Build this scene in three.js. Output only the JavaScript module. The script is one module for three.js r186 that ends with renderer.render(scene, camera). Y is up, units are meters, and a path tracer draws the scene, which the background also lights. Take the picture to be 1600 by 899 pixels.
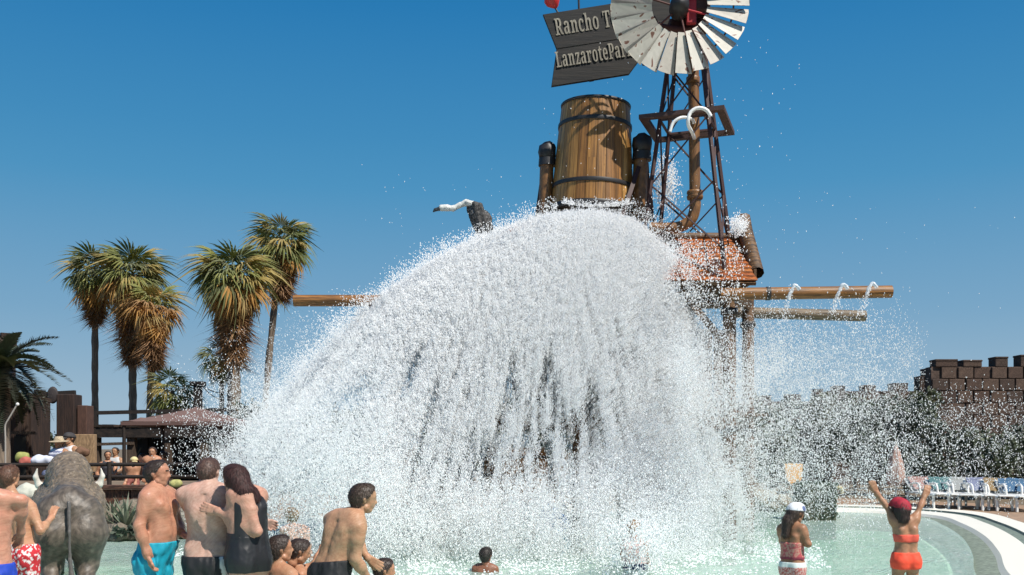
import * as THREE from 'three';
import { mergeGeometries, mergeVertices, toCreasedNormals } from 'three/addons/utils/BufferGeometryUtils.js';
import { RoundedBoxGeometry } from 'three/addons/geometries/RoundedBoxGeometry.js';
import { FontLoader } from 'three/addons/loaders/FontLoader.js';
import { TextGeometry } from 'three/addons/geometries/TextGeometry.js';
import { createNoise3D, createNoise2D } from 'simplex-noise';

// ---------------------------------------------------------------- camera, sky, sun, exposure
const scene = new THREE.Scene();
const F = 1537, CX = 800, HY = 700, EYE = 1.9;            // focal length and horizon of the photograph, in its pixels; eye height in metres
const camera = new THREE.PerspectiveCamera(2 * Math.atan(700 / F) * 180 / Math.PI, 1600 / 1400, 0.1, 3000);
camera.position.set(0, EYE, 0);
camera.lookAt(0, EYE, -10);
camera.setViewOffset(1600, 1400, 0, 0, 1600, 899);         // shifted lens: verticals stay upright
const renderer = new THREE.WebGLRenderer({ antialias: true });
renderer.toneMapping = THREE.LinearToneMapping;
renderer.toneMappingExposure = 1.3;
renderer.shadowMap.enabled = true;

const SRGB = (r, g, b) => new THREE.Color().setRGB(r / 255, g / 255, b / 255, THREE.SRGBColorSpace);
{
  const W = 256, H = 512, data = new Float32Array(W * H * 4);
  const stops = [[-90, 150, 160, 160], [0, 164, 186, 203], [2.5, 155, 183, 203], [7.4, 122, 166, 198], [14.6, 78, 147, 192], [17.5, 66, 139, 188], [24.5, 40, 121, 179], [45, 20, 98, 160], [90, 12, 80, 140]].map(([e, r, g, b]) => [e, SRGB(r, g, b).multiplyScalar(1 / 1.3)]);
  const c = new THREE.Color();
  for (let y = 0; y < H; y++) {
    const e = (y + 0.5) / H * 180 - 90;
    let k = 0; while (k < stops.length - 2 && e > stops[k + 1][0]) k++;
    const t = THREE.MathUtils.clamp((e - stops[k][0]) / (stops[k + 1][0] - stops[k][0]), 0, 1);
    c.copy(stops[k][1]).lerp(stops[k + 1][1], t);
    for (let x = 0; x < W; x++) data.set([c.r, c.g, c.b, 1], (y * W + x) * 4);
  }
  const tex = new THREE.DataTexture(data, W, H, THREE.RGBAFormat, THREE.FloatType);
  tex.mapping = THREE.EquirectangularReflectionMapping;
  tex.magFilter = THREE.LinearFilter; tex.needsUpdate = true;
  scene.background = tex; scene.environment = tex;
}
const sun = new THREE.DirectionalLight(new THREE.Color(1, 0.95, 0.87), 4.6);
sun.name = 'sun';
sun.position.set(31, 57, 29); sun.target.position.set(0, 0, -16);
sun.position.add(sun.target.position);
sun.castShadow = true; sun.shadow.mapSize.set(4096, 4096);
Object.assign(sun.shadow.camera, { left: -45, right: 45, top: 45, bottom: -45, near: 1, far: 200 });
scene.add(sun, sun.target);

// ---------------------------------------------------------------- helpers
let seed = 7;
const rnd = () => { seed = (seed + 0x6d2b79f5) | 0; let t = Math.imul(seed ^ (seed >>> 15), 1 | seed); t = (t + Math.imul(t ^ (t >>> 7), 61 | t)) ^ t; return ((t ^ (t >>> 14)) >>> 0) / 4294967296; };
const rr = (a, b) => a + (b - a) * rnd();
const gauss = () => (rnd() + rnd() + rnd() + rnd() - 2) * 1.0;
const n3 = createNoise3D(rnd), n2 = createNoise2D(rnd);
const fbm = (x, y, z, o = 3) => { let s = 0, a = 0.6, f = 1; for (let i = 0; i < o; i++) { s += a * n3(x * f, y * f, z * f); a *= 0.5; f *= 2.03; } return s; };
const clamp = THREE.MathUtils.clamp, lerp = THREE.MathUtils.lerp, smooth = THREE.MathUtils.smoothstep;
const V = (x, y, z) => new THREE.Vector3(x, y, z);
const P = (px, py, D) => V((px - CX) / F * D, EYE + (HY - py) / F * D, -D);
const names = new Map();
const numbered = (n) => { const k = names.get(n) ?? 0; names.set(n, k + 1); return k ? n + '_' + String(k).padStart(3, '0') : n; };
function tag(o, label, category, group, kind) {
  if (label) o.userData.label = label;
  if (category) o.userData.category = category;
  if (group) o.userData.group = group;
  if (kind) o.userData.kind = kind;
  return o;
}
function thing(name, label, category, pos = [0, 0, 0], turn = 0, group) {
  const o = new THREE.Group(); o.name = numbered(name);
  if (pos.isVector3) o.position.copy(pos); else o.position.set(...pos);
  o.rotation.y = turn; scene.add(o);
  return tag(o, label, category, group);
}
function obj(name, geo, m, parent) {
  const me = new THREE.Mesh(Array.isArray(geo) ? merge(geo) : geo, m);
  me.castShadow = me.receiveShadow = true;
  me.name = parent ? name : numbered(name);
  (parent ?? scene).add(me);
  return me;
}
const struct = (name, geo, m, label) => tag(obj(name, geo, m), label, null, null, 'structure');
function merge(list) {
  const l = list.filter(Boolean).map((g) => (g.index ? g.toNonIndexed() : g));
  const col = l.some((g) => g.attributes.color);
  for (const g of l) {
    for (const k of Object.keys(g.attributes)) if (!['position', 'normal', 'uv', 'color'].includes(k)) g.deleteAttribute(k);
    const n = g.attributes.position.count;
    if (!g.attributes.uv) g.setAttribute('uv', new THREE.BufferAttribute(new Float32Array(n * 2), 2));
    if (!g.attributes.normal) g.computeVertexNormals();
    if (col && !g.attributes.color) g.setAttribute('color', new THREE.BufferAttribute(new Float32Array(n * 3).fill(1), 3));
  }
  return l.length === 1 ? l[0] : mergeGeometries(l);
}
const place = (g, p, rx = 0, ry = 0, rz = 0, s) => { if (s) g.scale(...(Array.isArray(s) ? s : [s, s, s])); g.rotateX(rx); g.rotateY(ry); g.rotateZ(rz); g.translate(p.x ?? p[0], p.y ?? p[1], p.z ?? p[2]); return g; };
const box = (w, h, d, p = [0, 0, 0], ry = 0, rx = 0, rz = 0) => place(new THREE.BoxGeometry(w, h, d), p, rx, ry, rz);
const rbox = (w, h, d, p = [0, 0, 0], ry = 0, r = 0.02, rx = 0, rz = 0) => place(new RoundedBoxGeometry(w, h, d, 1, Math.min(r, w / 2.1, h / 2.1, d / 2.1)), p, rx, ry, rz);
const UP = V(0, 1, 0);
function rod(a, b, ra, rb = ra, seg = 8, open = false) {
  const d = b.clone().sub(a), L = d.length(), g = new THREE.CylinderGeometry(rb, ra, L, seg, 1, open);
  g.applyQuaternion(new THREE.Quaternion().setFromUnitVectors(UP, d.normalize()));
  return g.translate((a.x + b.x) / 2, (a.y + b.y) / 2, (a.z + b.z) / 2);
}
function beam(a, b, w, t, roll = 0) {                       // a rectangular bar from a to b
  const d = b.clone().sub(a), L = d.length(), g = new THREE.BoxGeometry(w, L, t);
  g.rotateY(roll);
  g.applyQuaternion(new THREE.Quaternion().setFromUnitVectors(UP, d.normalize()));
  return g.translate((a.x + b.x) / 2, (a.y + b.y) / 2, (a.z + b.z) / 2);
}
const tube = (pts, r, seg = 24, rs = 8) => new THREE.TubeGeometry(new THREE.CatmullRomCurve3(pts), seg, r, rs);
const lathe = (pts, seg = 20) => new THREE.LatheGeometry(pts.map(([r, y]) => new THREE.Vector2(r, y)), seg);
function canvasTex(w, h, draw, rx = 1, ry = 1) {
  const c = document.createElement('canvas'); c.width = w; c.height = h; draw(c.getContext('2d'), w, h);
  const t = new THREE.CanvasTexture(c); t.colorSpace = THREE.SRGBColorSpace; t.wrapS = t.wrapT = THREE.RepeatWrapping; t.repeat.set(rx, ry);
  return t;
}
function dataTex(w, h, fn, srgb, rx = 1, ry = 1) {          // fn(u, v) -> grey or [r, g, b], 0..1
  const d = new Uint8Array(w * h * 4);
  for (let y = 0; y < h; y++) for (let x = 0; x < w; x++) { const c = fn(x / w, y / h), a = Array.isArray(c) ? c : [c, c, c]; for (let k = 0; k < 3; k++) d[(y * w + x) * 4 + k] = clamp(a[k], 0, 1) * 255; d[(y * w + x) * 4 + 3] = 255; }
  const t = new THREE.DataTexture(d, w, h); t.magFilter = THREE.LinearFilter; t.minFilter = THREE.LinearFilter; t.wrapS = t.wrapT = THREE.RepeatWrapping; t.repeat.set(rx, ry); if (srgb) t.colorSpace = THREE.SRGBColorSpace; t.needsUpdate = true;
  return t;
}
// seamless noise on a torus of side 1
const torus = (u, v, f, o = 3, z = 0) => { const a = u * 2 * Math.PI, b = v * 2 * Math.PI; let s = 0, am = 0.6, k = f / 6.28; for (let i = 0; i < o; i++) { s += am * n3(Math.cos(a) * k + z + Math.sin(b) * k * 0.8, Math.sin(a) * k - Math.cos(b) * k * 0.8 + z * 0.7, Math.cos(b) * k + i * 9); k *= 2; am *= 0.5; } return s; };
const lin = (r, g, b) => new THREE.Color().setRGB(r, g, b);
const M = (c, rough = 0.8, o = {}) => new THREE.MeshStandardMaterial({ color: Array.isArray(c) ? lin(...c) : c, roughness: rough, ...o });
const noiseBump = dataTex(256, 256, (u, v) => 0.5 + 0.5 * torus(u, v, 24, 4));
const grain = dataTex(256, 256, (u, v) => { const s = 0.5 + 0.28 * torus(u, v * 0.15, 60, 3) + 0.22 * torus(u, v, 8, 3, 4); return s; });
const mottle = dataTex(256, 256, (u, v) => { const s = 0.8 + 0.2 * torus(u, v, 10, 5); return [s, s * 0.99, s * 0.97]; }, true);
const woodMap = dataTex(512, 512, (u, v) => { const s = 0.62 + 0.3 * n2(u * 70, v * 3.2) * 0.6 + 0.2 * n2(u * 22, v * 1.7 + 40) + 0.12 * torus(u, v, 8, 3, 3); return [s, s * 0.97, s * 0.93]; }, true);

const staveMap = dataTex(512, 512, (u, v) => { const s = 0.84 + 0.16 * n2(u * 60 + 9, v * 2.6) + 0.1 * n2(u * 18, v * 1.3 + 70) + 0.05 * torus(u, v, 12, 3, 3); return [s, s * 0.98, s * 0.94]; }, true);

// paint every vertex of a geometry with fn(x, y, z) -> [r, g, b]
function paint(g, fn) {
  const p = g.attributes.position, c = new Float32Array(p.count * 3);
  for (let i = 0; i < p.count; i++) c.set(fn(p.getX(i), p.getY(i), p.getZ(i)), i * 3);
  g.setAttribute('color', new THREE.BufferAttribute(c, 3));
  return g;
}

// ---------------------------------------------------------------- smooth bodies: tapered capsules, joined by a smooth minimum and meshed with surface nets
// a bone is [ax, ay, az, bx, by, bz, ra, rb]
function skin(bones, { cell = 0.015, k = 0.016, inflate = 0, clip, bump, color } = {}) {
  const lo = [1e9, 1e9, 1e9], hi = [-1e9, -1e9, -1e9], pad = inflate + 3 * cell + (bump ? 0.02 : 0);
  for (const b of bones) for (let a = 0; a < 3; a++) { lo[a] = Math.min(lo[a], b[a] - b[6], b[3 + a] - b[7]); hi[a] = Math.max(hi[a], b[a] + b[6], b[3 + a] + b[7]); }
  for (let a = 0; a < 3; a++) { lo[a] -= pad; hi[a] += pad; }
  const N = [0, 1, 2].map((a) => Math.ceil((hi[a] - lo[a]) / cell) + 1), [nx, ny, nz] = N, sum = new Float32Array(nx * ny * nz), at = (x, y, z) => x + nx * (y + ny * z);
  for (const b of bones) {
    const reach = Math.max(b[6], b[7]) + Math.max(0, inflate) + 5 * k + cell, r0 = [], r1 = [];
    for (let a = 0; a < 3; a++) { r0[a] = Math.max(0, Math.floor((Math.min(b[a], b[3 + a]) - reach - lo[a]) / cell)); r1[a] = Math.min(N[a] - 1, Math.ceil((Math.max(b[a], b[3 + a]) + reach - lo[a]) / cell)); }
    const dx = b[3] - b[0], dy = b[4] - b[1], dz = b[5] - b[2], L2 = dx * dx + dy * dy + dz * dz || 1e-9;
    for (let z = r0[2]; z <= r1[2]; z++) for (let y = r0[1]; y <= r1[1]; y++) for (let x = r0[0]; x <= r1[0]; x++) {
      const px = lo[0] + x * cell - b[0], py = lo[1] + y * cell - b[1], pz = lo[2] + z * cell - b[2];
      const t = Math.min(1, Math.max(0, (px * dx + py * dy + pz * dz) / L2)), ex = px - t * dx, ey = py - t * dy, ez = pz - t * dz;
      const d = Math.sqrt(ex * ex + ey * ey + ez * ez) - (b[6] + (b[7] - b[6]) * t);
      if (d < 5 * k + inflate + cell * 2) sum[at(x, y, z)] += Math.exp(-d / k);
    }
  }
  const f = sum;
  for (let z = 0; z < nz; z++) for (let y = 0; y < ny; y++) for (let x = 0; x < nx; x++) {
    const i = at(x, y, z); let v = f[i] > 0 ? -k * Math.log(f[i]) - inflate : 1;
    if (v < 0.08) { const X = lo[0] + x * cell, Y = lo[1] + y * cell, Z = lo[2] + z * cell; if (bump) v += bump(X, Y, Z); if (clip) v = Math.max(v, clip(X, Y, Z)); }
    f[i] = v;
  }
  const pos = [], id = new Int32Array(nx * ny * nz).fill(-1), idx = [];
  for (let z = 0; z < nz - 1; z++) for (let y = 0; y < ny - 1; y++) for (let x = 0; x < nx - 1; x++) {
    let m = 0, cnt = 0, sx = 0, sy = 0, sz = 0; const c = [];
    for (let q = 0; q < 8; q++) { c[q] = f[at(x + (q & 1), y + ((q >> 1) & 1), z + (q >> 2))]; if (c[q] < 0) m++; }
    if (m === 0 || m === 8) continue;
    for (const [p, q] of EDGES) if ((c[p] < 0) !== (c[q] < 0)) {
      const t = c[p] / (c[p] - c[q]);
      sx += lerp(p & 1, q & 1, t); sy += lerp((p >> 1) & 1, (q >> 1) & 1, t); sz += lerp(p >> 2, q >> 2, t); cnt++;
    }
    id[at(x, y, z)] = pos.length / 3;
    pos.push(lo[0] + (x + sx / cnt) * cell, lo[1] + (y + sy / cnt) * cell, lo[2] + (z + sz / cnt) * cell);
  }
  const quad = (a, b, c, d, flip) => { if (a < 0 || b < 0 || c < 0 || d < 0) return; if (flip) idx.push(a, c, b, a, d, c); else idx.push(a, b, c, a, c, d); };
  for (let z = 1; z < nz - 1; z++) for (let y = 1; y < ny - 1; y++) for (let x = 1; x < nx - 1; x++) {
    const s = f[at(x, y, z)] < 0;
    if (s !== f[at(x + 1, y, z)] < 0) quad(id[at(x, y - 1, z - 1)], id[at(x, y, z - 1)], id[at(x, y, z)], id[at(x, y - 1, z)], !s);
    if (s !== f[at(x, y + 1, z)] < 0) quad(id[at(x - 1, y, z - 1)], id[at(x - 1, y, z)], id[at(x, y, z)], id[at(x, y, z - 1)], !s);
    if (s !== f[at(x, y, z + 1)] < 0) quad(id[at(x - 1, y - 1, z)], id[at(x, y - 1, z)], id[at(x, y, z)], id[at(x - 1, y, z)], !s);
  }
  const g = new THREE.BufferGeometry();
  g.setAttribute('position', new THREE.BufferAttribute(new Float32Array(pos), 3));
  g.setIndex(idx); g.computeVertexNormals();
  if (color) paint(g, color);
  return g;
}
const EDGES = [[0, 1], [2, 3], [4, 5], [6, 7], [0, 2], [1, 3], [4, 6], [5, 7], [0, 4], [1, 5], [2, 6], [3, 7]];
const bone = (a, b, ra, rb = ra) => [a.x, a.y, a.z, b.x, b.y, b.z, ra, rb];

// ---------------------------------------------------------------- the pool, its rim, the ground
const WL = 0.40, GY = 0.5;                                  // water level and ground level above the pool floor (y = 0)
const outline = (() => {
  const pts = [[7.2, -22.95], [8.35, -22.4], [8.8, -21.2], [8.34, -19.05], [7.53, -16.5], [6.49, -13.9], [5.46, -11.6], [4.6, -9], [4.1, -6], [3, -3.7], [0, -3.0], [-4, -3.2], [-9, -5], [-11.5, -10], [-10.5, -14.3], [-7, -15.6], [-4.5, -16.6], [-3.4, -18.4], [-1.6, -20.8], [2, -22.6]];
  return new THREE.CatmullRomCurve3(pts.map(([x, z]) => V(x, 0, z)), true, 'centripetal').getPoints(160).slice(0, 160).map((p) => new THREE.Vector2(p.x, p.z));
})();
const area2 = outline.reduce((s, p, i) => { const q = outline[(i + 1) % outline.length]; return s + p.x * q.y - q.x * p.y; }, 0), OUTSIGN = area2 > 0 ? 1 : -1;
function offset(o) {
  const n = outline.length;
  return outline.map((p, i) => { const a = outline[(i + n - 2) % n], b = outline[(i + 2) % n], t = b.clone().sub(a).normalize(); return new THREE.Vector2(p.x + t.y * o * OUTSIGN, p.y - t.x * o * OUTSIGN); });
}
function strip(o0, y0, o1, y1) {                            // a band round the pool from offset o0 to o1
  const A = offset(o0), B = offset(o1), n = A.length, pos = [], uv = [], idx = [];
  let len = 0;
  for (let i = 0; i <= n; i++) { const k = i % n; if (i) len += A[k].distanceTo(A[(i - 1) % n]); pos.push(A[k].x, y0, A[k].y, B[k].x, y1, B[k].y); uv.push(len, o0, len, o1 + Math.abs(y1 - y0)); }
  for (let i = 0; i < n; i++) { const a = i * 2; idx.push(a, a + 1, a + 2, a + 1, a + 3, a + 2); }
  if (OUTSIGN > 0) for (let i = 0; i < idx.length; i += 3) [idx[i], idx[i + 1]] = [idx[i + 1], idx[i]];
  const g = new THREE.BufferGeometry();
  g.setAttribute('position', new THREE.BufferAttribute(new Float32Array(pos), 3)); g.setAttribute('uv', new THREE.BufferAttribute(new Float32Array(uv), 2)); g.setIndex(idx); g.computeVertexNormals();
  if (g.attributes.normal.getY(4) < -0.01) { for (let i = 0; i < idx.length; i += 3) [idx[i], idx[i + 1]] = [idx[i + 1], idx[i]]; g.setIndex(idx); g.computeVertexNormals(); }
  return g;
}
function sheet(pts, holes, y) {
  const s = new THREE.Shape(pts.map((p) => new THREE.Vector2(p.x, -p.y)));
  for (const h of holes) s.holes.push(new THREE.Path(h.map((p) => new THREE.Vector2(p.x, -p.y))));
  const g = new THREE.ShapeGeometry(s); g.rotateX(-Math.PI / 2); g.translate(0, y, 0);
  return g;
}
const ring = (r, n = 48) => Array.from({ length: n }, (_, i) => new THREE.Vector2(Math.cos(i / n * 2 * Math.PI) * r, Math.sin(i / n * 2 * Math.PI) * r - 14));
{
  const fl = dataTex(512, 512, (u, v) => { const a = torus(u, v, 9, 4), w = 0.04; return [0.76 + 0.05 * a + w, 0.89 + 0.05 * a + w * 0.5, 0.81 + 0.05 * a + w * 0.6]; }, true, 0.28, 0.28);
  struct('pool_floor', sheet(offset(0.05), [], 0), M([1, 1, 1], 0.6, { map: fl }), 'pale turquoise painted floor of the wading pool');
  const rip = dataTex(512, 512, (u, v) => 0.5 + 0.3 * torus(u, v, 20, 4) + 0.2 * torus(u, v, 60, 2, 7), false, 0.5, 0.5);
  const wm = new THREE.MeshPhysicalMaterial({ color: lin(0.94, 0.97, 0.94), roughness: 0.09, transmission: 0.45, thickness: 0, ior: 1.33, bumpMap: rip, bumpScale: 0.05, map: dataTex(512, 512, (u, v) => { const a = torus(u, v, 12, 5, 2), fo = smooth(torus(u, v, 34, 4, 11), 0.22, 0.5) * 0.12; return [0.83 + 0.05 * a + fo, 0.92 + 0.04 * a + fo * 0.5, 0.88 + 0.04 * a + fo * 0.7]; }, true, 0.22, 0.22) });
  struct('water', sheet(offset(0.02), [], WL), wm, 'milky pale turquoise water of the shallow pool');
  const white = M([0.74, 0.71, 0.62], 0.65, { bumpMap: noiseBump, bumpScale: 0.0012 });
  const ledge = M([0.36, 0.42, 0.33], 0.6, { map: mottle });
  const walls = strip(0, 0, 0.02, 0.33);
  struct('pool_ledge', [walls, strip(0.02, 0.33, 0.3, 0.385)], ledge, 'sandy green submerged ledge along the pool edge');
  struct('pool_coping', [strip(0.3, 0.385, 0.36, 0.44), strip(0.36, 0.44, 0.74, 0.47), strip(0.74, 0.47, 0.77, 0.45)], white, 'white rounded coping around the pool');
  struct('overflow_channel', [strip(0.77, 0.45, 0.96, 0.452), strip(0.96, 0.452, 0.98, 0.49)], M([0.30, 0.36, 0.29], 0.5, { map: mottle }), 'greenish overflow channel between the two white pool bands');
  struct('pool_border', [strip(0.98, 0.49, 1.32, 0.51), strip(1.32, 0.51, 1.34, 0.44)], white, 'outer white band between the overflow channel and the deck');
  const dm = dataTex(512, 512, (u, v) => { const s = 0.80 + 0.14 * torus(u, v, 22, 5) + 0.08 * (rnd() - 0.5); return [s, s * 0.97, s * 0.93]; }, true, 0.25, 0.25);
  struct('deck', sheet(ring(16), [offset(1.32)], GY), M([0.50, 0.35, 0.245], 0.85, { map: dm, bumpMap: noiseBump, bumpScale: 0.004 }), 'sandy brown paved deck around the pool');
  struct('ground', sheet(ring(900), [offset(1.42)], GY - 0.02), M([0.25, 0.2, 0.14], 0.95, { map: dm }), 'dry sandy ground');
}

// ---------------------------------------------------------------- the splash tower behind the falling water
const mWood = M([0.30, 0.17, 0.075], 0.6, { map: woodMap, bumpMap: grain, bumpScale: 0.004 });
const mPost = M([0.33, 0.19, 0.095], 0.55, { map: woodMap, bumpMap: grain, bumpScale: 0.004 });
const mLog = M([0.55, 0.26, 0.07], 0.5, { map: woodMap, bumpMap: grain, bumpScale: 0.004 });
const mPipe = M([0.32, 0.155, 0.055], 0.42, { bumpMap: noiseBump, bumpScale: 0.002, map: mottle });
const mRust = M([0.075, 0.026, 0.022], 0.6, { map: mottle });
const mBlack = M([0.022, 0.02, 0.02], 0.5);
const TD = 17, TX = (px) => (px - CX) / F * TD;
{
  const base = P(920, 700, TD); base.y = 0;
  const t = thing('splash_tower', 'brown wooden play tower with orange board roof and long spout pipes behind the falling water', 'play tower', base);
  const L = (px, py, D) => P(px, py, D).sub(base);
  const flat = (v, y) => V(v.x, y, v.z);
  // posts
  const posts = [[1140, 15.9], [1169, 17.6], [690, 15.9], [726, 17.6], [905, 15.7], [925, 17.9]];
  for (const [px, D] of posts) { const a = L(px, 700, D); obj('post', lathe([[0.11, 0], [0.108, 2], [0.104, 4.55], [0, 4.55]], 14), mPost, t).position.set(a.x, 0, a.z); }
  for (const [px, D] of posts.slice(0, 2)) { const a = L(px, 700, D); for (const h of [4.1, 2.2]) obj('post_collar', lathe([[0.1, -0.05], [0.135, -0.05], [0.14, 0], [0.135, 0.05], [0.1, 0.05]], 14), mBlack, t).position.set(a.x, h, a.z); }
  // frame at the eaves, decks, braces
  const fr = (a, b, w = 0.16) => obj('beam', beam(a, b, w, w), mPost, t);
  const pF = L(1140, 700, 15.9), pB = L(1169, 700, 17.6), qF = L(690, 700, 15.9), qB = L(726, 700, 17.6);
  fr(flat(qF, 4.5), flat(pF, 4.5)); fr(flat(qB, 4.5), flat(pB, 4.5)); fr(flat(pF, 4.45), flat(pB, 4.45)); fr(flat(qF, 4.45), flat(qB, 4.45));
  fr(flat(pF, 2.42), flat(pB, 2.42), 0.2); fr(flat(qF, 2.3), flat(pF, 2.3), 0.2); fr(flat(qB, 2.3), flat(pB, 2.3), 0.2);
  for (let i = 0; i < 17; i++) { const x = lerp(qB.x - 0.1, pB.x, (i + 0.5) / 17); obj('deck_plank', box(0.265, 0.05, 1.9, [x, 2.44, -0.1 + rr(-0.01, 0.01)]), mWood, t); }
  for (let i = 0; i < 12; i++) obj('back_board', rbox(0.3, 1.55 + rr(-0.1, 0.1), 0.05, [qB.x + 1.0 + i * 0.33, 3.25, -0.72 + rr(0, 0.02)], 0, 0.01), mPost, t);
  obj('knee_brace', beam(flat(pF, 3.5), V(pF.x - 0.8, 4.45, pF.z), 0.1, 0.1), mPost, t);
  obj('knee_brace', beam(flat(pB, 1.7), V(pF.x + 0.02, 2.35, pF.z - 0.05), 0.1, 0.1), mPost, t);
  // roof of orange boards
  const ridge = V(0, 5.5, 0), xl = TX(765) - base.x, xr = TX(1152) - base.x;
  const orange = [[0.85, 0.26, 0.045], [0.76, 0.215, 0.04], [0.88, 0.31, 0.065]].map((c) => M(c, 0.5, { map: woodMap, bumpMap: grain, bumpScale: 0.004 }));
  for (const s of [1, -1]) {
    const run = 1.32, rise = 0.95, ang = Math.atan2(rise, run), len = Math.hypot(run, rise), n = 11;
    const rf = obj('roof_deck', box(xr - xl, 0.05, len, [(xl + xr) / 2, ridge.y - rise / 2 - 0.04, s * run / 2], 0, s * ang), mPost, t);
    rf.updateMatrix();
    for (let i = 0; i < n; i++) {
      const k = (i + 0.5) / n;
      const b = obj('roof_board', rbox(xr - xl + rr(0, 0.05), 0.03, len / n + 0.03, [0, 0, 0], 0, 0.012), orange[(i * 2 + (s > 0)) % 3], t);
      b.position.set((xl + xr) / 2, ridge.y - rise * k + 0.02, s * run * k); b.rotation.x = s * (ang - 0.13);
    }
  }
  obj('ridge_cap', rod(V(xl - 0.1, ridge.y + 0.05, 0), V(xr + 0.1, ridge.y + 0.05, 0), 0.07), mPost, t);
  for (const x of [xl - 0.08, xr + 0.1]) {
    obj('gable_beam', tube([V(x, ridge.y + 0.36, 0.03), V(x, ridge.y + 0.1, 0.2), V(x, 5.2, 0.55), V(x, 4.75, 0.95)], 0.125, 16, 9), mWood, t);
    obj('gable_beam', tube([V(x, ridge.y + 0.3, -0.05), V(x, ridge.y + 0.1, -0.2), V(x, 5.2, -0.55), V(x, 4.75, -0.95)], 0.12, 16, 9), mWood, t);
    for (let i = 0; i < 8; i++) { const z = -0.98 + i * 0.28, h = 1.05 * (1 - Math.abs(z) / 1.2); obj('gable_board', box(0.04, h, 0.26, [x + (x > 0 ? -0.06 : 0.06), 4.6 + h / 2, z]), mWood, t); }
  }
  // long spout pipes
  const spout = (a, b, r, m, dz) => {
    const p = obj('spout_pipe', [rod(a, b, r, r, 18, true), rod(a, b, r * 0.82, r * 0.82, 18, true), place(new THREE.RingGeometry(r * 0.82, r, 18), b, 0, b.x > a.x ? Math.PI / 2 : -Math.PI / 2), place(new THREE.CircleGeometry(r * 0.82, 18), b.clone().lerp(a, 0.04), 0, b.x > a.x ? Math.PI / 2 : -Math.PI / 2)], m, t);
    return p;
  };
  spout(L(1125, 460, 15.6), L(1393, 456, 15.6), 0.098, mLog);
  spout(L(1140, 488, 17.9), L(1352, 494, 17.9), 0.1, M([0.42, 0.33, 0.22], 0.6, { map: woodMap }));
  spout(L(700, 470, 16.2), L(459, 470, 16.2), 0.095, M([0.56, 0.26, 0.07], 0.5, { map: woodMap, bumpMap: grain, bumpScale: 0.004 }));
  obj('pipe_band', [rod(L(1197, 459, 15.6), L(1203, 459, 15.6), 0.108, 0.108, 18)], mBlack, t);
  // supports of the tipping barrel
  const cap = (pt, r, m) => { const g = new THREE.SphereGeometry(r, 14, 10); g.scale(1, 1.15, 1); const p = g.attributes.position; for (let i = 0; i < p.count; i++) { const k = 1 + 0.12 * n3(p.getX(i) * 9, p.getY(i) * 9, p.getZ(i) * 9); p.setXYZ(i, p.getX(i) * k, Math.max(-r * 0.75, p.getY(i) * k), p.getZ(i) * k); } g.computeVertexNormals(); g.translate(pt.x, pt.y, pt.z); return obj('support_cap', [g, rod(pt.clone().add(V(0, -r * 1.5, 0)), pt.clone().add(V(0, -r * 0.7, 0)), r * 0.95, r * 0.9, 12)], m, t); };
  obj('barrel_support', rod(L(852, 345, 17), L(855, 236, 17), 0.125, 0.12, 14), mPipe, t);
  obj('barrel_support', rod(L(998, 345, 16.8), L(1002, 232, 16.8), 0.135, 0.125, 14), mPipe, t);
  cap(L(855, 238, 17), 0.16, mBlack); cap(L(1003, 227, 16.8), 0.175, mBlack);
  obj('support_strut', [beam(L(838, 345, 17.1), L(850, 258, 17.1), 0.07, 0.07)], mRust, t);
  obj('support_strut', [beam(L(970, 345, 16.2), L(998, 262, 16.7), 0.07, 0.07)], mRust, t);
  obj('support_strut', [beam(L(1016, 345, 16.9), L(1010, 255, 16.8), 0.07, 0.07)], mRust, t);
  // red trim that shows through the water on the roof, left of the barrel
  obj('roof_trim', rbox(1.3, 0.1, 0.1, [L(855, 360, 15.9).x, L(855, 361, 15.9).y, L(855, 360, 15.9).z], 0, 0.02, 0, 0.05), M([0.38, 0.10, 0.08], 0.6, { map: mottle }), t);
}
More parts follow.
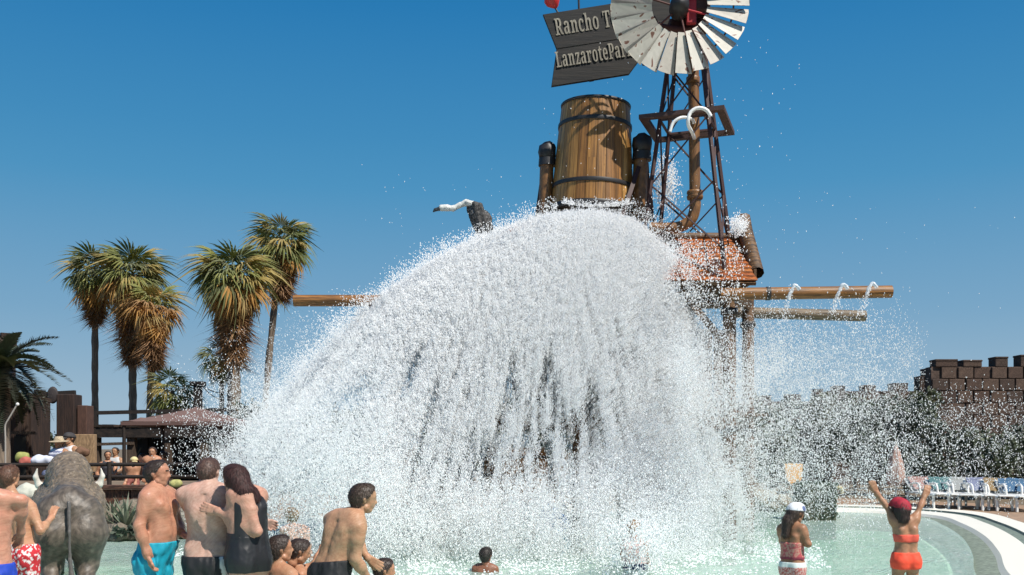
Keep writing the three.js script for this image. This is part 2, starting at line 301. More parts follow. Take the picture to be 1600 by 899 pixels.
// things on the lower level of the tower, seen in glimpses through the water
{
  const pos = P(806, 742, 15.3), k = thing('hanging_keg', 'orange brown wooden keg glimpsed through the middle of the water curtain', 'keg', V(pos.x, pos.y - 0.42, pos.z));
  for (let i = 0; i < 18; i++) { const a = i / 18 * 2 * Math.PI; const g = new THREE.CylinderGeometry(0.44, 0.44, 0.84, 3, 6, true, a, 2 * Math.PI / 18 - 0.02); const p = g.attributes.position; for (let j = 0; j < p.count; j++) { const s = 1 + 0.16 * (1 - (p.getY(j) / 0.42) ** 2); p.setX(j, p.getX(j) * s); p.setZ(j, p.getZ(j) * s); } g.translate(0, 0.42, 0); g.computeVertexNormals(); obj('stave', g, mLog, k); }
  for (const y of [0.14, 0.42, 0.7]) obj('hoop', place(new THREE.TorusGeometry(0.45 + 0.065 * (1 - ((y - 0.42) / 0.42) ** 2), 0.018, 6, 28), [0, y, 0], Math.PI / 2), mBlack, k);
  obj('lid', lathe([[0, 0.8], [0.43, 0.8], [0.43, 0.76], [0, 0.76]], 18), mPost, k); obj('bottom', lathe([[0, 0.04], [0.43, 0.04], [0.43, 0.08], [0, 0.08]], 18), mPost, k);
  obj('stand', [rod(V(-0.3, -1.0, 0.2), V(-0.25, 0.06, 0.1), 0.05), rod(V(0.3, -1.0, 0.2), V(0.25, 0.06, 0.1), 0.05), rod(V(0, -1.0, -0.3), V(0, 0.06, -0.25), 0.05)], mPost, k);
  const s = P(830, 845, 15.2), sl = thing('water_slide', 'blue curved tube slide glimpsed behind the lower middle of the water curtain', 'slide', V(s.x, 0, s.z));
  const mB = M([0.04, 0.20, 0.52], 0.35), path = [V(-0.35, 1.05, -0.6), V(0.05, 0.95, -0.2), V(0.4, 0.62, 0.1), V(0.3, 0.42, 0.5)];
  obj('tube', tube(path, 0.24, 24, 14), mB, sl); obj('rim', place(new THREE.TorusGeometry(0.25, 0.04, 8, 20), path[3], 0.2, -0.25, 0), M([0.10, 0.58, 0.80], 0.35), sl); obj('leg', rod(V(0, 0, -0.2), V(0.05, 0.8, -0.2), 0.05), mBlack, sl);
}
// the tipping barrel
{
  const top = P(931, 167, 17), bot = P(925, 328, 17), H = top.y - bot.y;
  const k = thing('tipping_barrel', 'tall brown wooden tipping barrel with black hoops above the splash', 'barrel', bot);
  k.rotation.z = -Math.atan2(top.x - bot.x, H);
  const rb = 0.71, rt = 0.585, n = 26, staves = [[0.46, 0.235, 0.065], [0.39, 0.19, 0.05], [0.54, 0.30, 0.095], [0.31, 0.145, 0.038]].map((c) => M(c, 0.48, { bumpMap: grain, bumpScale: 0.005, map: staveMap }));
  const rad = (y) => lerp(rb, rt, y / H) + 0.010 * Math.sin(Math.PI * y / H);
  for (let i = 0; i < n; i++) {
    const a0 = i / n * 2 * Math.PI + 0.004, da = 2 * Math.PI / n - 0.012, pos = [], uv = [], idx = [], ny = 10, na = 2;
    for (let j = 0; j <= ny; j++) for (let q = 0; q <= na + 2; q++) {
      const y = H * j / ny, edge = q === 0 || q === na + 2, a = a0 + da * clamp((q - 1) / na, 0, 1), r = rad(y) - (edge ? 0.06 : 0) + (q === 2 ? 0.004 : 0);
      pos.push(Math.sin(a) * r, y, Math.cos(a) * r); uv.push((i * 0.137 + q * 0.03) % 1, y * 0.35 + i * 0.31);
    }
    const w = na + 3; for (let j = 0; j < ny; j++) for (let q = 0; q < w - 1; q++) { const p = j * w + q; idx.push(p, p + 1, p + w, p + 1, p + w + 1, p + w); }
    const g = new THREE.BufferGeometry(); g.setAttribute('position', new THREE.BufferAttribute(new Float32Array(pos), 3)); g.setAttribute('uv', new THREE.BufferAttribute(new Float32Array(uv), 2)); g.setIndex(idx);
    const gg = toCreasedNormals(g, 0.6);
    obj('stave', gg, staves[Math.floor(rnd() * 4)], k);
  }
  for (const f of [0.2, 0.79]) { const y = H * f, r = rad(y) + 0.008; obj('hoop', lathe([[r, y - 0.035], [r + 0.014, y - 0.03], [r + 0.013, y + 0.03], [r - 0.003, y + 0.035]], 40), mBlack, k); }
  obj('rim_hoop', lathe([[rt - 0.05, H - 0.02], [rt + 0.012, H - 0.05], [rt + 0.022, H], [rt - 0.05, H + 0.02]], 40), mBlack, k);
  obj('bottom_band', lathe([[rb - 0.02, -0.07], [rb + 0.02, -0.06], [rb + 0.016, 0.02], [rb - 0.02, 0.03]], 40), mBlack, k);
  obj('inner_wall', lathe([[0, 0.06], [rb - 0.08, 0.06], [rt - 0.07, H - 0.03], [0, H * 0.55]], 24), mBlack, k);
  const ay = H * 0.455; obj('axle', rod(V(-0.86, ay, 0), V(0.8, ay + 0.05, 0), 0.045), mBlack, k);
}
// windmill
{
  const D = 16.6, c = P(1075, 700, D), base = V(c.x, 0, c.z), w = thing('windmill', 'rusty lattice windmill with big white bladed wheel beside the barrel', 'windmill', base);
  const Y = (py, d = D) => EYE + (HY - py) / F * d;
  const yb = Y(330), yt = Y(105), R0 = 0.72 * 65 / 65 * 0.78 / 0.72, dirs = [[-65, 31], [31, 65], [65, -31], [-31, -65]].map(([x, z]) => V(x / 72, 0, z / 72));
  const rad = (y) => 0.80 * (1 - 0.50 * (y - yb) / (yt - yb));
  const leg = (i, y) => dirs[i % 4].clone().multiplyScalar(rad(y)).setY(y);
  const bottoms = [4.95, 4.75, 5.2, 5.5], topY = 9.05;
  for (let i = 0; i < 4; i++) obj('leg', beam(leg(i, bottoms[i]), leg(i, topY), 0.052, 0.052, 0.4), mRust, w);
  const levels = [5.1, 6.25, 7.35, 8.3, 8.9];
  for (let q = 0; q < levels.length - 1; q++) for (let i = 0; i < 4; i++) {
    const a = levels[q], b = levels[q + 1];
    obj('brace', beam(leg(i, a), leg(i + 1, b), 0.026, 0.026), mRust, w);
    if (q !== 1) obj('brace', beam(leg(i + 1, a), leg(i, b), 0.022, 0.022), mRust, w);
    if (q === 1 || q === 3) obj('girt', beam(leg(i, b), leg(i + 1, b), 0.04, 0.04), mRust, w);
  }
  // platform: four broad boards in a square, with an outer lip
  const py = Y(197) - 0.02, pc = (i, r) => dirs[i % 4].clone().multiplyScalar(r).setY(py);
  for (let i = 0; i < 4; i++) {
    const a = pc(i, 0.98), b = pc(i + 1, 0.98), a2 = pc(i, 0.80), b2 = pc(i + 1, 0.80), pos = [];
    const v = [a, b, b2, a2].flatMap((p) => [p.clone(), p.clone().setY(py + 0.07)]);
    const g = new THREE.BufferGeometry(); g.setAttribute('position', new THREE.BufferAttribute(new Float32Array(v.flatMap((p) => [p.x, p.y, p.z])), 3));
    g.setIndex([0, 2, 4, 0, 4, 6, 1, 5, 3, 1, 7, 5, 0, 1, 3, 0, 3, 2, 2, 3, 5, 2, 5, 4, 4, 5, 7, 4, 7, 6, 6, 7, 1, 6, 1, 0]);
    obj('platform_board', g.toNonIndexed(), M([0.10, 0.05, 0.04], 0.7, { map: mottle }), w);
  }
  // stand pipe with elbow and flange
  const q = (px, py2, d) => P(px, py2, d).sub(base);
  obj('stand_pipe', tube([q(1082, 40, 16.5), q(1084, 140, 16.5), q(1085, 220, 16.5), q(1086, 305, 16.5)], 0.092, 30, 14), mPipe, w);
  obj('pipe_elbow', tube([q(1086, 306, 16.5), q(1086, 326, 16.5), q(1080, 343, 16.5), q(1064, 354, 16.5), q(1040, 357, 16.5), q(1015, 356, 16.5)], 0.094, 30, 14), mPipe, w);
  const fl = q(1086, 305, 16.5); obj('pipe_flange', place(lathe([[0.09, -0.07], [0.13, -0.07], [0.14, -0.02], [0.12, 0], [0.14, 0.03], [0.13, 0.07], [0.09, 0.07]], 16), fl), mPipe, w);
  obj('pipe_collar', place(lathe([[0.09, -0.05], [0.115, -0.05], [0.115, 0.05], [0.09, 0.05]], 16), q(1083, 126, 16.5)), mPipe, w);
  // wheel
  const wc = q(1062, 8, 15.75), wheel = new THREE.Group(); wheel.name = 'wheel'; wheel.position.copy(wc); wheel.rotation.y = -0.1; w.add(wheel);
  const ro = 1.10, ri = 0.44, nb = 24;
  const pale = [[0.66, 0.62, 0.53], [0.72, 0.68, 0.59], [0.60, 0.55, 0.47]].map((cc) => M(cc, 0.55, { map: dataTex(256, 256, (u, v) => { const a = torus(u, v, 6, 3, cc[0] * 9), r = smooth(a, 0.42, 0.55) * 0.7, s = 0.92 + 0.06 * a; return [lerp(s, 0.42, r), lerp(s, 0.2, r), lerp(s, 0.14, r)]; }, true) }));
  const mDk = M([0.10, 0.03, 0.022], 0.6);
  for (let i = 0; i < nb; i++) {
    const wi = ri * Math.PI / nb * 0.9, wo = ro * Math.PI / nb * 0.95, s = new THREE.Shape([new THREE.Vector2(-wi, ri), new THREE.Vector2(wi, ri), new THREE.Vector2(wo, ro - 0.012), new THREE.Vector2(wo * 0.5, ro), new THREE.Vector2(-wo * 0.5, ro), new THREE.Vector2(-wo, ro - 0.012)]);
    const g = new THREE.ExtrudeGeometry(s, { depth: 0.012, bevelEnabled: false }); 
    const p = g.attributes.position; for (let j = 0; j < p.count; j++) p.setZ(j, p.getZ(j) + 0.42 * p.getX(j) - 1.6 * p.getX(j) ** 2);   // pitched and cupped
    g.computeVertexNormals();
    const u = g.attributes.uv; for (let j = 0; j < u.count; j++) u.setXY(j, u.getX(j) * 1.3 + i * 0.37, u.getY(j) * 0.9 + i * 0.21);
    const b = obj('blade', g, pale[i % 3], wheel); b.rotation.z = i / nb * 2 * Math.PI + 0.06;
  }
  for (const [r, tt] of [[0.47, 0.02], [0.86, 0.014]]) obj('wheel_ring', place(new THREE.TorusGeometry(r, tt, 6, 60), [0, 0, -0.07]), mDk, wheel);
  for (let i = 0; i < 6; i++) obj('spoke', place(rod(V(0, 0.1, -0.08), V(0, 0.48, -0.06), 0.016), [0, 0, 0], 0, 0, i * Math.PI / 3 + 0.2), i === 4 ? M([0.5, 0.02, 0.03], 0.5) : mDk, wheel);
  obj('hub', [place(lathe([[0, 0.16], [0.08, 0.15], [0.15, 0.06], [0.16, -0.16], [0.13, -0.3], [0, -0.3]], 20), [0, 0, 0], Math.PI / 2)], mBlack, wheel);
  obj('hub_plate', [rbox(0.16, 0.42, 0.1, [0.2, -0.02, -0.2], 0, 0.02)], M([0.42, 0.03, 0.035], 0.5), wheel);
  obj('gearbox', [rbox(0.5, 0.34, 0.7, [0, topY + 0.1, 0.35], 0, 0.05), rbox(0.66, 0.2, 0.4, [-0.05, topY - 0.16, 0.2], 0, 0.04)], M([0.09, 0.035, 0.03], 0.6, { map: mottle }), w);
  obj('wheel_bracket', [tube([q(1020, 28, 16.1), q(1026, 38, 16.1), q(1046, 44, 16.1), q(1062, 46, 16.1), q(1080, 44, 16.1), q(1096, 34, 16.1), q(1104, 24, 16.1)], 0.05, 24, 7)], mDk, w);
  // two white curved spout hoses by the platform
  const mHose = M([0.78, 0.78, 0.76], 0.4);
  obj('spout_hose', tube([q(1085, 216, 16.42), q(1082, 208, 15.8), q(1075, 192, 15.6), q(1079, 176, 15.6), q(1090, 169, 15.6), q(1104, 172, 15.6), q(1111, 182, 15.6)], 0.03, 30, 8), mHose, w);
  obj('spout_hose', tube([q(1085, 192, 16.42), q(1078, 185, 15.9), q(1064, 184, 15.8), q(1052, 192, 15.8), q(1047, 206, 15.8)], 0.026, 24, 8), mHose, w);
}
// the tail board of the windmill, a sign
{
  const D = 16.95, O = P(925, 70, D), s = thing('signboard', 'dark brown fishtail signboard with cream western lettering behind the windmill wheel', 'sign', O);
  const q = (px, py) => P(px, py, D).sub(O), v2 = (px, py) => { const p = q(px, py); return new THREE.Vector2(p.x, p.y); };
  const mk = (pts, dz, m, name) => { const g = new THREE.ExtrudeGeometry(new THREE.Shape(pts.map(([a, b]) => v2(a, b))), { depth: 0.05, bevelEnabled: true, bevelSize: 0.008, bevelThickness: 0.008, bevelSegments: 1 }); const u = g.attributes.uv; for (let i = 0; i < u.count; i++) u.setXY(i, u.getY(i) * 0.7, u.getX(i) * 0.3); const b = obj(name, g, m, s); b.position.z = dz; return b; };
  const dark = [[0.034, 0.029, 0.022], [0.028, 0.023, 0.017], [0.040, 0.033, 0.025], [0.031, 0.026, 0.020]].map((c) => M(c, 0.65, { map: woodMap, bumpMap: grain, bumpScale: 0.003 }));
  // four boards, cut to a fishtail at the left
  const T = [849, 25], B = [862, 136], N = [870, 78], X = 1046, slope = -0.158, yAt = (p, x) => p[1] + (x - p[0]) * slope;
  const rows = [0, 0.25, 0.5, 0.75, 1], left = (f) => (f <= 0.5 ? [lerp(T[0], N[0], f * 2), lerp(T[1], N[1], f * 2)] : [lerp(N[0], B[0], f * 2 - 1), lerp(N[1], B[1], f * 2 - 1)]);
  for (let i = 0; i < 4; i++) { const a = left(rows[i]), b = left(rows[i + 1]); a[1] += i ? 0.25 : 0; const xr = i < 3 ? X : 1046, endB = i === 3 ? 982 : X;
    mk(i === 3 ? [a, [1006, yAt(a, 1006)], [endB, yAt(b, endB)], b] : i === 2 ? [a, [X, yAt(a, X)], [1006, yAt(b, 1006)], b] : [a, [X, yAt(a, X)], [X, yAt(b, X)], b], rr(-0.006, 0.006), dark[i], 'board'); }
  obj('back_batten', [beam(q(905, 20).setZ(-0.06), q(925, 125).setZ(-0.06), 0.08, 0.04), beam(q(1010, 6).setZ(-0.06), q(1008, 100).setZ(-0.06), 0.08, 0.04)], mRust, s);
  obj('tail_arm', [beam(q(1000, 50).setZ(-0.1), q(1075, 42).setZ(-0.1), 0.07, 0.07)], mRust, s);
  const font = await new FontLoader().loadAsync('fonts/droid/droid_serif_bold.typeface.json');
  const mL = M([0.46, 0.42, 0.34], 0.7, { map: mottle }), mG = M([0.12, 0.1, 0.08], 0.7);
  const write = (text, px, py, h, wScale) => {
    const p = q(px, py), ang = Math.atan(-slope);
    const chars = new THREE.Group(); chars.name = 'lettering'; chars.position.set(p.x, p.y, 0.062); chars.rotation.z = ang; s.add(chars);
    let x = 0;
    for (const ch of text) {
      if (ch === ' ') { x += h * 0.22; continue; }
      const g = new TextGeometry(ch, { font, size: h, depth: 0.012, curveSegments: 4, bevelEnabled: false }); g.scale(wScale, 1, 1); g.computeBoundingBox();
      const l = obj('letter', g, mL, chars); l.position.x = x - g.boundingBox.min.x; x += g.boundingBox.max.x - g.boundingBox.min.x + h * 0.065;
    }
  };
  write('Rancho Texas', 869, 58, 0.29, 0.48);
  write('LanzarotePark', 870, 108, 0.27, 0.44);
  obj('hanger_rod', [rod(q(905, 22), q(904, -8), 0.018)], mBlack, s);
  const lamp = q(864, 2), or = thing('roof_ornament', 'small red and white ornament on a thin rod above the sign', 'ornament', P(864, 2, D));
  obj('body', [place(lathe([[0, -0.14], [0.05, -0.11], [0.13, -0.02], [0.14, 0.06], [0.1, 0.13], [0, 0.16]], 14), [0, 0, 0], 0, 0, 0.5)], M([0.55, 0.03, 0.03], 0.4), or);
  obj('tip', [place(lathe([[0, 0], [0.06, 0.02], [0.03, 0.12], [0, 0.13]], 10), [-0.08, 0.1, 0], 0, 0, 0.7)], M([0.7, 0.66, 0.62], 0.4), or);
  obj('rod', rod(V(0.03, -0.1, 0), V(0.16, -0.32, 0), 0.016), mBlack, or);
}
// the bird figure on the roof
{
  const D = 16.6, O = P(752, 366, D), b = thing('bird_figure', 'dark feathered bird figure with pale outstretched neck perched on the left of the roof', 'bird figure', O);
  const q = (px, py, dz = 0) => { const p = P(px, py, D).sub(O); p.z += dz; return p; };
  const bones = [], add = (a, c, ra, rb) => bones.push(bone(a, c, ra, rb));
  add(q(737, 325), q(750, 345), 0.09, 0.14); add(q(750, 342), q(756, 360), 0.15, 0.13); add(q(757, 340), q(766, 362), 0.1, 0.06); add(q(742, 335, 0.06), q(748, 362, 0.1), 0.09, 0.04); add(q(742, 335, -0.06), q(748, 362, -0.1), 0.09, 0.04);
  obj('body', skin(bones, { cell: 0.016, k: 0.02, bump: (x, y, z) => 0.012 * n3(x * 22, y * 12, z * 22) + 0.006 * n3(x * 50, y * 30, z * 50), color: (x, y, z) => { const k = 0.7 + 0.6 * n3(x * 18, y * 9, z * 18); const l = n3(x * 26, y * 18, z * 26 + 9) > 0.45 ? 0.12 : 0; return [0.045 * k + l, 0.042 * k + l, 0.04 * k + l]; } }), M([1, 1, 1], 0.7, { vertexColors: true }), b);
  obj('wing', skin([bone(q(742, 322, 0.12), q(752, 362, 0.14), 0.05, 0.035), bone(q(750, 324, 0.12), q(762, 362, 0.12), 0.05, 0.03)], { cell: 0.014, k: 0.02, bump: (x, y, z) => 0.01 * n3(x * 40, y * 12, z * 20) }), M([0.05, 0.047, 0.045], 0.7), b);
  const neck = [[738, 320], [728, 317], [718, 321], [708, 326], [698, 325], [690, 325]], nb = [];
  for (let i = 0; i < neck.length - 1; i++) nb.push(bone(q(...neck[i]), q(...neck[i + 1]), [0.065, 0.05, 0.04, 0.042, 0.05][i], [0.05, 0.04, 0.042, 0.05, 0.055][i]));
  obj('neck', skin(nb, { cell: 0.012, k: 0.012, bump: (x, y, z) => 0.006 * n3(x * 40, y * 40, z * 40) }), M([0.62, 0.62, 0.58], 0.6), b);
  obj('beak', skin([bone(q(688, 326), q(680, 328), 0.04, 0.025), bone(q(680, 328), q(677, 331), 0.025, 0.012)], { cell: 0.008, k: 0.008 }), M([0.04, 0.045, 0.05], 0.4), b);
  obj('ruff', skin([bone(q(731, 318, 0.05), q(740, 324, 0.05), 0.05), bone(q(731, 318, -0.05), q(740, 324, -0.05), 0.05)], { cell: 0.014, k: 0.016, bump: (x, y, z) => 0.014 * n3(x * 30, y * 30, z * 30) }), M([0.5, 0.5, 0.47], 0.8), b);
  obj('leg', [rod(V(-0.03, 0.02, 0.06), V(-0.03, -0.16, 0.06), 0.02), rod(V(0.05, 0.02, -0.06), V(0.05, -0.16, -0.06), 0.02)], mBlack, b);
}

// ---------------------------------------------------------------- people
const SKIN = { tan: [0.50, 0.27, 0.165], pink: [0.62, 0.36, 0.27], pale: [0.60, 0.40, 0.30], brown: [0.36, 0.19, 0.11], olive: [0.45, 0.26, 0.15] };
const mEye = M([0.02, 0.015, 0.012], 0.2);
const planar = (q, k = 1) => { const p = q.attributes.position, u = q.attributes.uv.array; for (let i = 0; i < p.count; i++) { u[i * 2] = (p.getX(i) * 1.0 + p.getZ(i) * 0.83) * 1.7 * k; u[i * 2 + 1] = (p.getY(i) + p.getZ(i) * 0.21) * 1.7 * k; } return q; };
const skinRough = dataTex(256, 256, (u, v) => 0.62 + 0.3 * torus(u, v, 14, 4, 21)), skinMap = dataTex(512, 512, (u, v) => { const a = torus(u, v, 20, 4, 6), b = torus(u, v, 90, 3, 2), f = smooth(torus(u, v, 170, 2, 15), 0.42, 0.6) * 0.12; return [0.93 + 0.05 * a + 0.03 * b - f, 0.90 + 0.08 * a + 0.05 * b - f * 1.3, 0.88 + 0.09 * a + 0.05 * b - f * 1.4]; }, true);
const skinMats = new Map();
const skinMat = () => { if (!skinMats.has(0)) skinMats.set(0, new THREE.MeshPhysicalMaterial({ vertexColors: true, map: skinMap, roughness: 0.8, roughnessMap: skinRough, bumpMap: noiseBump, bumpScale: 0.0006, specularIntensity: 0.7, sheen: 0.15, sheenRoughness: 0.5, sheenColor: lin(1, 0.8, 0.7) })); return skinMats.get(0); };
const blotch = (c, s = 0) => (x, y, z) => { const n = 1 + 0.10 * n3(x * 9 + s, y * 9, z * 9) + 0.05 * n3(x * 31, y * 31 + s, z * 31), r = 1 + 0.06 * n3(x * 6, y * 6 + s, z * 6 + 4); return [c[0] * n * r, c[1] * n, c[2] * n]; };

function makeHead(c, hyaw, hpitch, htilt, hs, skinC, hair, cell) {   // faces -z at yaw 0, +x at 90 degrees
  const e = new THREE.Euler(hpitch * Math.PI / 180, -hyaw * Math.PI / 180, htilt * Math.PI / 180, 'YXZ'), m = new THREE.Matrix4().makeRotationFromEuler(e);
  const T = (x, y, z) => V(x * hs, y * hs, -z * hs).applyMatrix4(m).add(c);
  const inv = m.clone().invert(), back = (x, y, z) => { const p = V(x - c.x, y - c.y, z - c.z).applyMatrix4(inv).multiplyScalar(1 / hs); p.z = -p.z; return p; };
  const B = (a, b, ra, rb = ra) => bone(T(...a), T(...b), ra * hs, rb * hs);
  const cranium = [B([0, 0.03, -0.022], [0, 0.032, 0.022], 0.078), B([0, 0.012, -0.04], [0, 0.02, -0.03], 0.074), B([0, 0.045, 0.025], [0, 0.03, 0.035], 0.066), B([0, -0.03, -0.035], [0, -0.05, -0.03], 0.055)];
  const bones = [...cranium, B([0, -0.02, 0.04], [0, -0.045, 0.042], 0.054, 0.05), B([0, -0.07, 0.036], [0, -0.085, 0.045], 0.045, 0.036), B([-0.012, -0.092, 0.066], [0.012, -0.092, 0.066], 0.018)];
  for (const s of [-1, 1]) bones.push(B([0.034 * s, -0.028, 0.058], [0.03 * s, -0.04, 0.056], 0.027), B([0.012 * s, 0.018, 0.088], [0.042 * s, 0.018, 0.074], 0.012), B([0.045 * s, -0.075, 0.02], [0.02 * s, -0.09, 0.05], 0.024, 0.02), B([0.076 * s, 0.006, -0.006], [0.082 * s, -0.006, -0.016], 0.013), B([0.08 * s, -0.006, -0.014], [0.075 * s, -0.032, -0.004], 0.011, 0.008));
  bones.push(B([0, 0.012, 0.092], [0, -0.024, 0.112], 0.009, 0.0135), B([-0.012, -0.03, 0.098], [0.012, -0.03, 0.098], 0.010), B([-0.016, -0.052, 0.088], [0.016, -0.052, 0.088], 0.0085), B([-0.014, -0.063, 0.086], [0.014, -0.063, 0.086], 0.009), B([0, -0.06, -0.02], [0, -0.13, -0.03], 0.05, 0.052));
  const base = blotch(skinC, c.x * 7);
  const head = skin(bones, { cell: cell, k: 0.007, color: (x, y, z) => { const p = back(x, y, z), q = base(x, y, z); if (Math.abs(p.y + 0.057) < 0.010 && Math.abs(p.x) < 0.024 && p.z > 0.075) return [q[0] * 0.82, q[1] * 0.55, q[2] * 0.55]; if (Math.abs(p.y - 0.024) < 0.006 && Math.abs(p.x) > 0.012 && Math.abs(p.x) < 0.05 && p.z > 0.06) return [0.05, 0.035, 0.025]; if (hair && hair.stubble && p.z > 0.02 && p.y < -0.035) return [q[0] * 0.7, q[1] * 0.66, q[2] * 0.64]; return q; } });
  const eyes = [-1, 1].map((s) => place(new THREE.SphereGeometry(0.0095 * hs, 8, 6), T(0.031 * s, 0.0, 0.077)));
  return { head, eyes, cranium, T, back, hs, B };
}
function tufts(g, H, h) {                                   // loose strands lying on the hair
  const p = g.attributes.position, ix = g.index.array, n = Math.min(2600, ix.length / 3), T = [], C = [], a = V(0, 0, 0), b = V(0, 0, 0), c = V(0, 0, 0), len = (h.extra ? 0.05 : 0.02) * H.hs;
  for (let i = 0; i < n; i++) {
    const k = Math.floor(rnd() * ix.length / 3) * 3; a.fromBufferAttribute(p, ix[k]); b.fromBufferAttribute(p, ix[k + 1]); c.fromBufferAttribute(p, ix[k + 2]);
    const nn = b.clone().sub(a).cross(c.clone().sub(a)).normalize(), d = V(gauss() * 0.5, -0.8 + gauss() * 0.3, gauss() * 0.5); d.addScaledVector(nn, -d.dot(nn)).normalize().addScaledVector(nn, h.extra ? 0.12 : rr(0.15, 0.5)).normalize();
    const L = len * rr(0.5, 1.3), w = new THREE.Vector3().crossVectors(d, nn).normalize().multiplyScalar(0.0022), o = a.clone().addScaledVector(nn, -0.001), k2 = rr(0.6, 1.7);
    T.push(o.clone().add(w), o.clone().sub(w), o.clone().addScaledVector(d, L)); for (let q = 0; q < 3; q++) C.push(...h.color.map((v) => v * k2));
  }
  const t = tri(T); t.setAttribute('color', new THREE.BufferAttribute(new Float32Array(C), 3));
  return merge([g, t]);
}
function tri(list) { const g = new THREE.BufferGeometry(), p = new Float32Array(list.length * 3); list.forEach((v, i) => p.set([v.x, v.y, v.z], i * 3)); g.setAttribute('position', new THREE.BufferAttribute(p, 3)); g.setAttribute('uv', new THREE.BufferAttribute(new Float32Array(list.length * 2), 2)); g.computeVertexNormals(); return g; }
function makeHand(w, dir, normal, S, curl, side, C) {       // wrist, direction of the fingers, palm normal, thumb side
  const d = dir.clone().normalize(), n = normal.clone().addScaledVector(d, -normal.dot(d)).normalize(), a = new THREE.Vector3().crossVectors(d, n).normalize().multiplyScalar(side), bones = [];
  const at = (x, y, z) => w.clone().addScaledVector(a, x * S).addScaledVector(d, y * S).addScaledVector(n, z * S);
  const kn = [-0.032, -0.011, 0.011, 0.03], ln = [0.062, 0.078, 0.083, 0.074], fr = [0.0075, 0.0088, 0.009, 0.0088];
  for (let i = 0; i < 4; i++) {
    bones.push(bone(at(kn[i] * 0.6, 0.0, 0), at(kn[i], 0.088, 0), 0.0165 * S, 0.0125 * S));
    let p = at(kn[i], 0.088, 0), ang = curl * (0.5 + 0.1 * (3 - i)), rem = ln[i] * S;
    const sp = (i - 1.5) * 0.07;
    for (const part of [0.45, 0.31, 0.24]) { const dd = d.clone().multiplyScalar(Math.cos(ang)).addScaledVector(n, Math.sin(ang)).addScaledVector(a, sp); const q = p.clone().addScaledVector(dd.normalize(), rem * part); bones.push(bone(p, q, fr[i] * S, fr[i] * S * 0.9)); p = q; ang += curl * 0.7; }
  }
  bones.push(bone(at(0.018, 0.02, 0.006), at(0.044, 0.052, 0.014), 0.016 * S, 0.011 * S), bone(at(0.044, 0.052, 0.014), at(0.054, 0.084, 0.02), 0.0105 * S, 0.009 * S), bone(at(0.054, 0.084, 0.02), at(0.052, 0.108, 0.026), 0.009 * S, 0.0075 * S));
  return skin(bones, { cell: 0.0045 * (C || 1), k: 0.0045, color: null });
}
